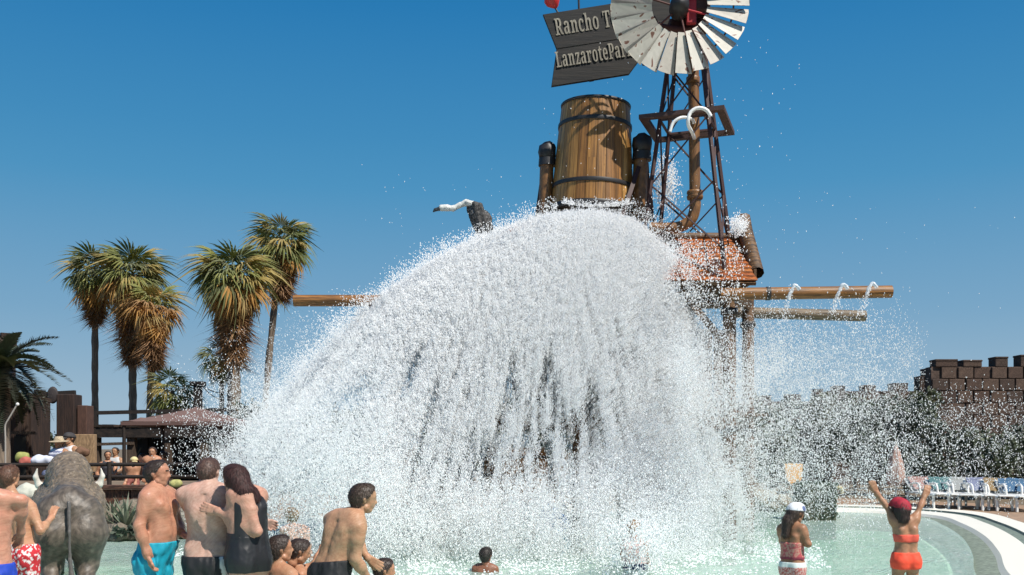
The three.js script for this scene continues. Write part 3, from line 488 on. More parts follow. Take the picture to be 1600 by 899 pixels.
// Every joint is [x, y, nearer] in the photograph's pixels at depth D, and metres towards the camera.
function person(s) {
  const D = s.D, S = s.S ?? 1, O = P(...s.spine[0].slice(0, 2), D); O.y = s.floor ?? 0;
  const J = (j) => { const p = P(j[0], j[1], D); p.z += j[2] ?? 0; return p.sub(O); };
  const g = thing('person', s.label, 'person', O, 0, s.group);
  const yaw = s.yaw * Math.PI / 180, fwd = V(Math.sin(yaw), 0, -Math.cos(yaw)), right = V(Math.cos(yaw), 0, Math.sin(yaw));
  const hip = J(s.spine[0]), mid = J(s.spine[1]), nk = J(s.spine[2]);
  const curve = new THREE.CatmullRomCurve3([hip, mid, nk]);
  const f = { hip: [0.172, 0.112], waist: [0.15, 0.1], rib: [0.16, 0.11], chest: [0.18, 0.112], sh: [0.165, 0.072], belly: 0, bust: 0, ...s.fat };
  const torso = [], row = (t, [w, d], fo = 0) => { const c = curve.getPoint(t).addScaledVector(fwd, fo * S), h = Math.max(0.001, w - d) * S; torso.push(bone(c.clone().addScaledVector(right, -h), c.clone().addScaledVector(right, h), d * S)); return c; };
  row(0, f.hip); row(0.14, [(f.hip[0] + f.waist[0]) / 2, (f.hip[1] + f.waist[1]) / 2], f.belly * 0.4); row(0.3, f.waist, f.belly * 0.7); row(0.45, [(f.rib[0] + f.waist[0]) / 2, (f.rib[1] + f.waist[1]) / 2], f.belly); row(0.58, f.rib, f.belly * 0.6); row(0.72, f.chest, 0.012); row(0.84, [f.chest[0] * 0.96, f.chest[1] * 0.88], 0.01);
  const top = row(0.93, f.sh);
  if (f.belly > 0.04) { const c = curve.getPoint(0.32).addScaledVector(fwd, f.belly * 1.1 * S); torso.push(bone(c.clone().addScaledVector(right, -0.05 * S), c.clone().addScaledVector(right, 0.05 * S), 0.115 * S)); }
  for (const q of [-1, 1]) {                                 // shoulder blades, buttocks, breasts
    if (!f.bust && !s.girl) { const pc = curve.getPoint(0.76).addScaledVector(fwd, 0.075 * S).addScaledVector(right, q * 0.075 * S); torso.push(bone(pc, pc.clone().addScaledVector(right, q * 0.05 * S).add(V(0, 0.03 * S, 0)), 0.055 * S, 0.045 * S)); }
    const c = curve.getPoint(0.76).addScaledVector(fwd, -0.075 * S).addScaledVector(right, q * 0.085 * S); torso.push(bone(c, c.clone().add(V(0, -0.09 * S, 0)), 0.042 * S, 0.03 * S));
    const b = hip.clone().addScaledVector(fwd, -0.045 * S).addScaledVector(right, q * 0.075 * S).add(V(0, -0.04 * S, 0)); torso.push(bone(b, b.clone().add(V(0, -0.04 * S, 0)), 0.092 * S, 0.085 * S));
    if (f.bust) { const u = curve.getPoint(0.68).addScaledVector(fwd, 0.09 * S).addScaledVector(right, q * 0.08 * S); torso.push(bone(u, u.clone().add(V(0, -0.03, 0)), f.bust * S)); }
    if (f.roll) { const u = curve.getPoint(0.2).addScaledVector(right, q * 0.125 * S).addScaledVector(fwd, -0.03); torso.push(bone(u, u.clone().addScaledVector(fwd, 0.09), 0.07 * S)); }
  }
  const shW = s.shW ?? 0.178, bones = [...torso], hands = [], armBones = [];
  const hc = J(s.head);
  bones.push(bone(nk.clone().add(V(0, -0.05 * S, 0)), hc.clone().add(V(0, -0.06 * S, 0)).addScaledVector(fwd, -0.015), 0.062 * S * (s.neck ?? 1), 0.054 * S * (s.neck ?? 1)));
  for (const q of [-1, 1]) bones.push(bone(nk.clone().add(V(0, 0.0, 0)), top.clone().addScaledVector(right, q * 0.12 * S).add(V(0, 0.01, 0)), 0.05 * S, 0.05 * S));   // trapezius
  const aw = s.armW ?? 1;
  for (const [key, q] of [['L', -1], ['R', 1]]) {
    const a = s.arms?.[key]; if (!a) continue;
    const sh = a.sh ? J(a.sh) : top.clone().addScaledVector(right, q * shW * S).add(V(0, -0.015 * S, 0)), el = J(a.el), wr = J(a.wr);
    const ab = [bone(sh, sh.clone().lerp(el, 0.35), 0.06 * S * aw, 0.054 * S * aw), bone(sh.clone().lerp(el, 0.35), el, 0.054 * S * aw, 0.04 * S * aw), bone(el, el.clone().lerp(wr, 0.35), 0.041 * S * aw, 0.042 * S * aw), bone(el.clone().lerp(wr, 0.35), wr, 0.042 * S * aw, 0.027 * S)];
    bones.push(...ab, bone(sh, top.clone().addScaledVector(right, q * 0.09 * S), 0.06 * S, 0.065 * S)); armBones.push(...ab);
    const dir = a.hand ? J(a.hand).sub(wr) : wr.clone().sub(el); bones.push(bone(wr, wr.clone().addScaledVector(dir.clone().normalize(), 0.02 * S), 0.027 * S, 0.022 * S));
    hands.push(makeHand(wr.clone().addScaledVector(dir.clone().normalize(), 0.008), dir, a.palm ? V(...a.palm) : fwd.clone().multiplyScalar(-1), S * 0.97, a.curl ?? 0.4, (a.thumb ?? q), D > 10 ? 1.6 : 1.15));
  }
  const legBones = [];
  for (const [key, q] of [['L', -1], ['R', 1]]) {
    const l = s.legs?.[key], h = hip.clone().addScaledVector(right, q * 0.088 * S).add(V(0, -0.06 * S, 0));
    const kn = l?.kn ? J(l.kn) : h.clone().lerp(V(h.x + q * right.x * 0.02, 0.08 * S, h.z), 0.5).addScaledVector(fwd, 0.02), an = l?.an ? J(l.an) : V(h.x + q * right.x * 0.03, 0.07 * S, h.z + q * right.z * 0.03), lw = s.legW ?? 1;
    legBones.push(bone(h, kn, 0.088 * S * lw, 0.056 * S * lw), bone(kn, kn.clone().lerp(an, 0.35), 0.054 * S * lw, 0.056 * S * lw), bone(kn.clone().lerp(an, 0.35), an, 0.056 * S * lw, 0.036 * S));
    const toe = an.clone().addScaledVector(fwd, 0.15 * S).setY(Math.max(0.025, an.y - 0.06)); legBones.push(bone(an.clone().add(V(0, -0.03 * S, 0)), toe, 0.036 * S, 0.026 * S));
  }
  bones.push(...legBones);
  const col = SKIN[s.skin] ?? s.skin, far = D > 14, cell = s.cell ?? (far ? 0.024 : 0.0125);
  const H = makeHead(hc, s.hyaw ?? s.yaw, s.hpitch ?? 0, s.htilt ?? 0, s.hs ?? S, col, s.hair, far ? 0.012 : 0.0052);
  const body = skin(bones, { cell, k: 0.017 * Math.max(0.75, S), bump: far ? null : (x, y, z) => { const t = clamp((y - hip.y) / (nk.y - hip.y), 0, 1), c = curve.getPoint(t), lx = (x - c.x) * right.x + (z - c.z) * right.z, lz = (x - c.x) * fwd.x + (z - c.z) * fwd.z; let v = 0.0028 * n3(x * 13, y * 13, z * 13); if (y > hip.y - 0.1 && t < 0.93) v += (lz < 0 ? 0.011 : 0.006) * S * Math.exp(-((lx / (0.02 * S)) ** 2)) * smooth(Math.abs(lz), 0.02, 0.06) * smooth(t, 0, 0.2); return v; } });
  const bl = blotch(col, O.x * 3);
  paint(body, bl); hands.forEach((h) => paint(h, bl));
  const whole = merge([body, H.head, ...hands]); planar(whole); obj('body', whole, skinMat(), g);
  obj('eyes', H.eyes, mEye, g);
  // hair
  if (s.hair) {
    const h = s.hair, line = (h.line ?? 0.004) + 0.012, hb = [...H.cranium, ...(h.extra ? h.extra(H, J) : [])];
    const hg = skin(hb, { cell: far ? 0.012 : 0.006, k: 0.008, inflate: (h.t ?? 0.012) * H.hs, bump: (x, y, z) => { const p = H.back(x, y, z); return (h.rough ?? 0.0025) * n3(p.x * 46, p.y * (h.extra ? 12 : 40), p.z * 46) + 0.0015 * n3(p.x * 130, p.y * 60, p.z * 130); }, clip: (x, y, z) => { const p = H.back(x, y, z); if (h.extra && p.y < -0.02) return p.z - 0.03; return H.hs * Math.max(0.83 * p.z - 0.55 * p.y - line + 0.004 * n3(p.x * 60, p.y * 60, p.z * 60), (h.low ?? -0.085) - p.y, Math.abs(p.x) > 0.06 && p.y < -0.02 && p.z > -0.02 ? 0.01 : -1); }, color: (x, y, z) => { const k = 0.8 + 0.45 * n3(x * 50, y * 22, z * 50); return h.color.map((c) => c * k); } });
    obj('hair', far ? hg : tufts(hg, H, h), M([1, 1, 1], h.rg ?? 0.55, { vertexColors: true, side: THREE.DoubleSide }), g);
  }
  if (s.cap) {
    const c = s.cap, hs = H.hs;
    const cap = obj('cap', skin(H.cranium, { cell: far ? 0.012 : 0.006, k: 0.008, inflate: 0.022 * hs, clip: (x, y, z) => { const p = H.back(x, y, z); return hs * (0.028 - p.y + 0.12 * p.z); }, color: c.paint ? (x, y, z) => c.paint(H.back(x, y, z)) : () => c.color }), M([1, 1, 1], 0.75, { vertexColors: true }), g);
    obj('peak', skin([-0.06, -0.03, 0, 0.03, 0.06].map((x) => H.B([x, 0.034 + Math.abs(x) * -0.15, 0.06], [x * 0.85, 0.012 - Math.abs(x) * 0.2, 0.19 - x * x * 9], 0.009, 0.007)), { cell: 0.006, k: 0.01 }), M(c.peak ?? c.color, 0.75), cap);
  }
  if (s.strawHat) obj('straw_hat', [place(lathe([[0, 0.13], [0.07, 0.125], [0.095, 0.06], [0.1, 0.04], [0.19, 0.03], [0.19, 0.022], [0.1, 0.02]], 20), hc, 0.1)], M([0.62, 0.5, 0.34], 0.8, { map: mottle }), g);
  // clothes: shells round groups of bones, cut by heights given as pixel rows
  for (const c of s.clothes ?? []) {
    const src = c.on.flatMap((k) => ({ torso, legs: legBones, arms: armBones }[k])), y1 = c.top !== undefined ? EYE + (HY - c.top) / F * D - O.y : 99, y0 = c.bottom !== undefined ? EYE + (HY - c.bottom) / F * D - O.y : -99;
    obj(c.name, skin(src, { cell: far ? 0.024 : 0.0105, k: 0.017 * Math.max(0.75, S), inflate: c.inflate ?? 0.006, bump: (x, y, z) => (c.fold ?? 0.003) * n3(x * 16, y * 7, z * 16) + 0.0014 * n3(x * 40, y * 26, z * 40), clip: (x, y, z) => { let d = Math.max(y - y1 - (c.slope ?? 0) * ((x - hip.x) * right.x + (z - hip.z) * right.z), y0 - y + 0.004 * n3(x * 12, 3, z * 12)); if (c.cut) d = Math.max(d, c.cut(x, y, z, { hip, right, fwd, y1, y0 })); return d; }, color: c.paint ? (x, y, z) => c.paint(x, y, z, { hip, right, fwd, y1, y0 }) : null }), c.paint ? M([1, 1, 1], c.rough ?? 0.7, { vertexColors: true }) : M(c.color, c.rough ?? 0.7), g);
  }
  if (s.after) s.after(g, J, H, { hip, mid, nk, right, fwd, curve, S });
  return g;
}
const DARKHAIR = [0.035, 0.02, 0.014], BROWN = [0.07, 0.035, 0.02];

// the man in turquoise shorts
person({ label: 'suntanned man with short brown hair and turquoise swim shorts, facing right', D: 8.4, yaw: 100, spine: [[242, 868], [249, 826], [244, 764]], head: [245, 740, 0], hyaw: 86, skin: [0.52, 0.265, 0.175], shW: 0.17,
  hs: 0.92, fat: { hip: [0.16, 0.104], waist: [0.15, 0.104], rib: [0.155, 0.102], chest: [0.17, 0.104], belly: 0.03 }, armW: 0.95,
  arms: { R: { sh: [240, 778, 0.16], el: [232, 820, 0.22], wr: [243, 862, 0.2], hand: [249, 885, 0.18], palm: [1, 0.1, -0.3], curl: 0.5, thumb: 1 }, L: { sh: [254, 776, -0.16], el: [264, 826, -0.24], wr: [275, 834, -0.12], hand: [288, 838, -0.08], palm: [0, -1, 0.2], curl: 0.9 } },
  hair: { color: DARKHAIR, t: 0.012, line: -0.006 }, clothes: [{ name: 'swim_shorts', on: ['torso', 'legs'], top: 846, bottom: 985, inflate: 0.016, fold: 0.014, color: [0.006, 0.30, 0.42], rough: 0.6 }],
  after: (g, J) => obj('wristwatch', place(new THREE.TorusGeometry(0.031, 0.009, 6, 14), J([274, 834, -0.12]), 0, Math.PI / 2 - 0.4), mBlack, g) });
// the couple
person({ label: 'pale stocky man with cropped hair and black shorts seen from behind, hugged by a woman', D: 8.4, yaw: 0, spine: [[325, 880], [327, 828], [324, 762]], head: [323, 738, -0.05], hyaw: 8, skin: [0.60, 0.40, 0.325], shW: 0.2, neck: 1.2, hs: 1.03,
  fat: { hip: [0.2, 0.135], waist: [0.192, 0.135], rib: [0.19, 0.13], chest: [0.205, 0.128], sh: [0.19, 0.085], belly: 0.05, roll: 1 }, armW: 1.15,
  arms: { L: { el: [299, 818, -0.22], wr: [318, 838, -0.4], curl: 0.8 }, R: { sh: [358, 782, -0.02], el: [371, 812, -0.2], wr: [392, 822, -0.42], curl: 0.8 } },
  hair: { color: [0.10, 0.055, 0.04], t: 0.005, rough: 0.002, line: -0.004 },
  clothes: [{ name: 'swim_shorts', on: ['torso', 'legs'], top: 868, bottom: 990, inflate: 0.016, fold: 0.008, rough: 0.65, paint: (x, y, z, b) => { const u = (x - b.hip.x); return u > 0.135 + (b.y1 - y) * 0.13 && u < 0.165 + (b.y1 - y) * 0.17 ? [0.72, 0.72, 0.7] : [0.012, 0.012, 0.014]; } }] });
person({ label: 'woman with long dark red hair and black swimsuit hugging the pale man', D: 8.22, yaw: -52, spine: [[388, 874], [388, 824], [382, 766]], head: [368, 749, 0.02], hyaw: -58, skin: [0.58, 0.33, 0.245], shW: 0.155, S: 0.98,
  fat: { hip: [0.195, 0.14], waist: [0.165, 0.125], rib: [0.16, 0.12], chest: [0.165, 0.115], sh: [0.15, 0.07], bust: 0.075, belly: 0.02 }, armW: 1.02,
  arms: { L: { sh: [389, 778, 0.1], el: [408, 828, 0.12], wr: [344, 799, 0.045], hand: [318, 792, 0.03], palm: [0, 0, -1], curl: 0.12, thumb: 1 }, R: { el: [352, 800, -0.3], wr: [330, 800, -0.42], curl: 0.4 } },
  hair: { color: [0.040, 0.012, 0.010], t: 0.018, line: 0.0, rg: 0.7, rough: 0.003, extra: (H, J) => [bone(J([372, 748, 0.05]), J([386, 766, 0.09]), 0.075, 0.06), bone(J([378, 758, 0.06]), J([395, 778, 0.03]), 0.06, 0.05), bone(J([393, 772, 0.03]), J([400, 796, -0.02]), 0.05, 0.022), bone(J([382, 756, 0.08]), J([384, 772, 0.1]), 0.045, 0.03)] },
  clothes: [{ name: 'swimsuit', on: ['torso', 'legs'], top: 836, bottom: 893, inflate: 0.010, fold: 0.003, color: [0.012, 0.012, 0.014], rough: 0.5 }, { name: 'swimsuit_top', on: ['torso'], top: 832, bottom: 840, inflate: 0.009, color: [0.014, 0.014, 0.016], rough: 0.5, cut: () => -1 }, { name: 'strap', on: ['torso'], top: 774, bottom: 838, inflate: 0.009, color: [0.014, 0.014, 0.016], rough: 0.5, cut: (x, y, z, b) => { const u = (x - b.hip.x) * b.fwd.x + (z - b.hip.z) * b.fwd.z; return Math.abs(u + 0.075) - 0.045; } }] });
// the boys at the edge of the splash
person({ label: 'dark haired person crouching in the water hugging a small boy, seen from behind', D: 8.7, yaw: 40, spine: [[432, 985], [436, 935], [434, 888]], head: [437, 858, 0], hyaw: 60, hpitch: 4, skin: 'tan', S: 0.95, hs: 0.98,
  arms: { R: { el: [486, 925, 0.12], wr: [520, 893, 0.05], hand: [538, 888, 0.02], curl: 0.5, palm: [0, 0, -1] }, L: { el: [428, 935, -0.2], wr: [460, 915, -0.3], curl: 0.5 } },
  legs: { L: { kn: [452, 1010, -0.35], an: [430, 1030, 0.05] }, R: { kn: [470, 1010, -0.2], an: [445, 1030, 0.15] } }, hair: { color: DARKHAIR, t: 0.014, line: 0.0 }, clothes: [{ name: 'swim_shorts', on: ['torso', 'legs'], top: 968, inflate: 0.014, color: [0.03, 0.04, 0.09], bottom: 1012 }] });
person({ label: 'small boy looking down between the crouching person and the bending man', D: 8.95, yaw: 70, spine: [[470, 958], [471, 925], [466, 890]], head: [468, 861, 0.02], hyaw: 62, hpitch: -18, skin: 'tan', S: 0.68, hs: 0.9,
  arms: { R: { el: [470, 915, 0.14], wr: [488, 900, 0.06], curl: 0.5 }, L: { el: [488, 884, -0.1], wr: [496, 858, -0.2], curl: 0.5 } }, hair: { color: DARKHAIR, t: 0.012, line: 0.0 }, clothes: [{ name: 'swim_shorts', on: ['torso', 'legs'], top: 948, bottom: 985, inflate: 0.012, color: [0.2, 0.03, 0.03] }] });
person({ label: 'lean man in black shorts bending forward at the edge of the falling water', D: 8.25, yaw: 38, spine: [[516, 892], [530, 850], [543, 806]], head: [567, 779, -0.02], hyaw: 66, hpitch: -8, htilt: 0, skin: [0.50, 0.30, 0.185], shW: 0.185, hs: 1.0,
  fat: { waist: [0.145, 0.1], chest: [0.185, 0.115] }, arms: { R: { sh: [563, 822, 0.12], el: [559, 872, 0.12], wr: [577, 908, 0.0], hand: [590, 922, 0], curl: 0.5, thumb: -1 }, L: { el: [545, 850, -0.35], wr: [566, 878, -0.3], hand: [578, 886, -0.28], curl: 0.5, palm: [0, 0, -1] } },
  hair: { color: [0.045, 0.026, 0.015], t: 0.015, line: -0.002 }, clothes: [{ name: 'swim_shorts', on: ['torso', 'legs'], top: 877, bottom: 975, inflate: 0.014, fold: 0.007, color: [0.012, 0.012, 0.014], slope: 0.1 }] });
person({ label: 'little child with short dark hair low in the water, right of the bending man', D: 8.9, yaw: 60, spine: [[596, 972], [598, 942], [598, 918]], head: [600, 891, 0], hyaw: 70, hpitch: -6, skin: 'tan', S: 0.62, hs: 0.86, arms: { L: { el: [612, 940, -0.1], wr: [620, 955, -0.1] }, R: { el: [596, 945, 0.15], wr: [610, 958, 0.2] } }, hair: { color: DARKHAIR, t: 0.012, line: 0.002 }, legs: { L: { kn: [612, 1000, -0.1], an: [598, 1016, 0] }, R: { kn: [612, 1000, 0.1], an: [598, 1016, 0.1] } }, clothes: [{ name: 'swim_shorts', on: ['torso', 'legs'], top: 960, bottom: 990, inflate: 0.01, color: [0.02, 0.08, 0.25] }] });
// people deeper in the spray
person({ label: 'dark haired child low in the white foam before the water curtain', D: 11.9, yaw: 10, spine: [[759, 920], [758, 902], [758, 886]], head: [759, 868, 0], hyaw: 20, skin: [0.26, 0.12, 0.075], S: 0.66, hs: 0.78, arms: { L: { el: [742, 905, 0], wr: [738, 925, -0.05] }, R: { el: [774, 905, 0], wr: [780, 922, -0.05] } }, hair: { color: [0.02, 0.014, 0.01], t: 0.014, line: 0.01, low: -0.13 }, clothes: [{ name: 'swim_shorts', on: ['torso', 'legs'], top: 914, bottom: 940, inflate: 0.01, color: [0.05, 0.05, 0.06] }] });
person({ label: 'child in a pale pink top and navy shorts almost hidden by the spray', D: 12.2, yaw: 20, spine: [[993, 887], [992, 868], [991, 846]], head: [990, 826, 0], hyaw: 30, skin: 'pink', S: 0.72, hs: 0.82, arms: { L: { el: [974, 866, -0.08], wr: [978, 882, -0.2] }, R: { el: [1010, 866, -0.05], wr: [1016, 880, -0.2] } }, hair: { color: [0.3, 0.2, 0.12], t: 0.012 }, clothes: [{ name: 'top', on: ['torso'], top: 846, bottom: 881, inflate: 0.016, fold: 0.01, color: [0.72, 0.5, 0.47] }, { name: 'shorts', on: ['torso', 'legs'], top: 880, bottom: 915, inflate: 0.02, color: [0.02, 0.03, 0.08] }] });
person({ label: 'pale child standing in the mist behind the crouching person and the boys', D: 12.4, yaw: -20, spine: [[462, 872], [462, 850], [460, 824]], head: [455, 806, 0], hyaw: -60, skin: [0.72, 0.52, 0.44], S: 0.76, hs: 0.84, arms: { L: { el: [446, 846, -0.05], wr: [440, 862, -0.1] }, R: { el: [480, 846, 0], wr: [484, 866, -0.05] } }, hair: { color: [0.32, 0.24, 0.16], t: 0.010 }, clothes: [{ name: 'swim_shorts', on: ['torso', 'legs'], top: 866, bottom: 892, inflate: 0.014, color: [0.4, 0.5, 0.5] }] });
// the two girls on the right
person({ girl: 1, label: 'girl in a white cap and red patterned swimsuit with her arms folded', D: 11.0, yaw: 42, spine: [[1239, 884], [1238, 856], [1237, 822]], head: [1244, 802, 0], hyaw: 62, hpitch: -12, skin: [0.36, 0.19, 0.11], S: 0.8, hs: 0.9, shW: 0.15, fat: { hip: [0.17, 0.115], waist: [0.145, 0.1], rib: [0.145, 0.105], chest: [0.155, 0.105], sh: [0.13, 0.065] },
  arms: { R: { sh: [1250, 826, 0.08], el: [1258, 849, 0.12], wr: [1249, 838, -0.16], curl: 0.5 }, L: { el: [1228, 848, -0.14], wr: [1250, 836, -0.22], hand: [1258, 826, -0.2], curl: 0.4 } },
  hair: { color: [0.045, 0.026, 0.018], t: 0.012, line: 0.0, extra: (H, J) => [bone(J([1238, 802, 0.03]), J([1230, 816, 0.04]), 0.06, 0.05), bone(J([1230, 812, 0.04]), J([1226, 834, 0.05]), 0.05, 0.035)] },
  cap: { color: [0.74, 0.75, 0.78], paint: (p) => (Math.hypot(Math.abs(p.x) - 0.085, p.y - 0.065, p.z - 0.03) < 0.036 ? [0.10, 0.14, 0.28] : [0.74, 0.75, 0.78]), peak: [0.8, 0.8, 0.82] },
  clothes: [{ name: 'swim_top', on: ['torso'], top: 847, bottom: 874, inflate: 0.009, paint: (x, y, z, b) => (y < b.y0 + 0.035 ? [0.22, 0.03, 0.05] : n3(x * 38, y * 38, z * 38) > 0.1 ? [0.42, 0.07, 0.08] : [0.48, 0.24, 0.18]) }, { name: 'swim_bottoms', on: ['torso', 'legs'], top: 878, bottom: 906, inflate: 0.009, paint: (x, y, z, b) => (y > b.y1 - 0.055 ? [0.62, 0.68, 0.64] : n3(x * 42, y * 42, z * 42) > 0 ? [0.45, 0.10, 0.09] : [0.6, 0.4, 0.36]) }] });
person({ girl: 1, label: 'girl in a red cap and orange bikini raising both arms', D: 10.0, yaw: -4, spine: [[1415, 873], [1416, 846], [1413, 812]], head: [1406, 796, 0.0], hyaw: -28, hpitch: 10, skin: [0.42, 0.235, 0.14], S: 0.82, hs: 0.88, shW: 0.14, fat: { hip: [0.16, 0.105], waist: [0.125, 0.088], rib: [0.13, 0.092], chest: [0.145, 0.095], sh: [0.12, 0.06] }, armW: 0.64, legW: 0.92,
  arms: { L: { sh: [1397, 813, 0], el: [1386, 789, -0.05], wr: [1376, 772, -0.1], hand: [1370, 758, -0.1], curl: 0.12, palm: [0, 0, -1], thumb: 1 }, R: { sh: [1430, 812, 0], el: [1440, 792, -0.03], wr: [1449, 778, -0.08], hand: [1456, 764, -0.1], curl: 0.15, palm: [0, 0, -1], thumb: -1 } },
  hair: { color: [0.030, 0.016, 0.012], t: 0.014, line: 0.0, low: -0.14, extra: (H, J) => [bone(J([1407, 798, 0.04]), J([1408, 808, 0.05]), 0.065, 0.055)] }, cap: { color: [0.36, 0.012, 0.03] },
  clothes: [{ name: 'bikini_top', on: ['torso'], top: 835, bottom: 847, inflate: 0.007, color: [0.72, 0.10, 0.06] }, { name: 'bikini_bottoms', on: ['torso', 'legs'], top: 863, bottom: 889, inflate: 0.009, fold: 0.004, color: [0.85, 0.075, 0.03], cut: (x, y, z, b) => { const u = Math.abs((x - b.hip.x) * b.right.x); return y < b.hip.y - 0.06 ? (u - (0.15 - (b.hip.y - 0.06 - y) * 0.3)) : -1; } }] });
// the two on the left edge
person({ label: 'person with short brown hair and red floral shorts reaching towards the bison statue', D: 9.7, yaw: 12, spine: [[34, 862], [28, 828], [22, 780]], head: [12, 746, -0.02], hyaw: 20, hpitch: 6, skin: [0.56, 0.31, 0.19], S: 0.94, shW: 0.165, fat: { hip: [0.165, 0.11], waist: [0.14, 0.098], rib: [0.145, 0.1], chest: [0.165, 0.105], sh: [0.15, 0.068] }, armW: 0.88,
  arms: { R: { sh: [46, 794, 0], el: [66, 829, 0.04], wr: [62, 812, -0.24], hand: [62, 798, -0.3], palm: [0, 0, -1], curl: 0.4 }, L: { el: [-8, 820, -0.1], wr: [-10, 850, -0.2] } }, hair: { color: [0.12, 0.055, 0.03], t: 0.014, line: 0.004, low: -0.1 },
  clothes: [{ name: 'floral_shorts', on: ['torso', 'legs'], top: 850, bottom: 925, inflate: 0.016, fold: 0.008, paint: (x, y, z) => { const a = n3(x * 17, y * 17, z * 17), b = n3(x * 34 + 7, y * 34, z * 34); return a * 0.7 + b * 0.5 > 0.22 ? [0.78, 0.72, 0.70] : [0.55, 0.02, 0.03]; } }] });
person({ label: 'sunburnt adult in blue shorts cut off by the left edge with a bent arm', D: 8.5, yaw: 10, spine: [[-12, 888], [-14, 840], [-18, 772]], head: [-30, 742, 0], hyaw: 20, skin: [0.60, 0.30, 0.21], shW: 0.18, armW: 1.15, fat: { hip: [0.165, 0.11], waist: [0.15, 0.1] },
  arms: { R: { sh: [-2, 778, 0.05], el: [28, 783, -0.05], wr: [14, 836, -0.2], hand: [8, 850, -0.24], curl: 0.5 }, L: { el: [-60, 830, 0], wr: [-58, 880, 0] } }, hair: { color: BROWN, t: 0.012 }, clothes: [{ name: 'swim_shorts', on: ['torso', 'legs'], top: 880, bottom: 990, inflate: 0.02, fold: 0.01, color: [0.012, 0.05, 0.42] }] });

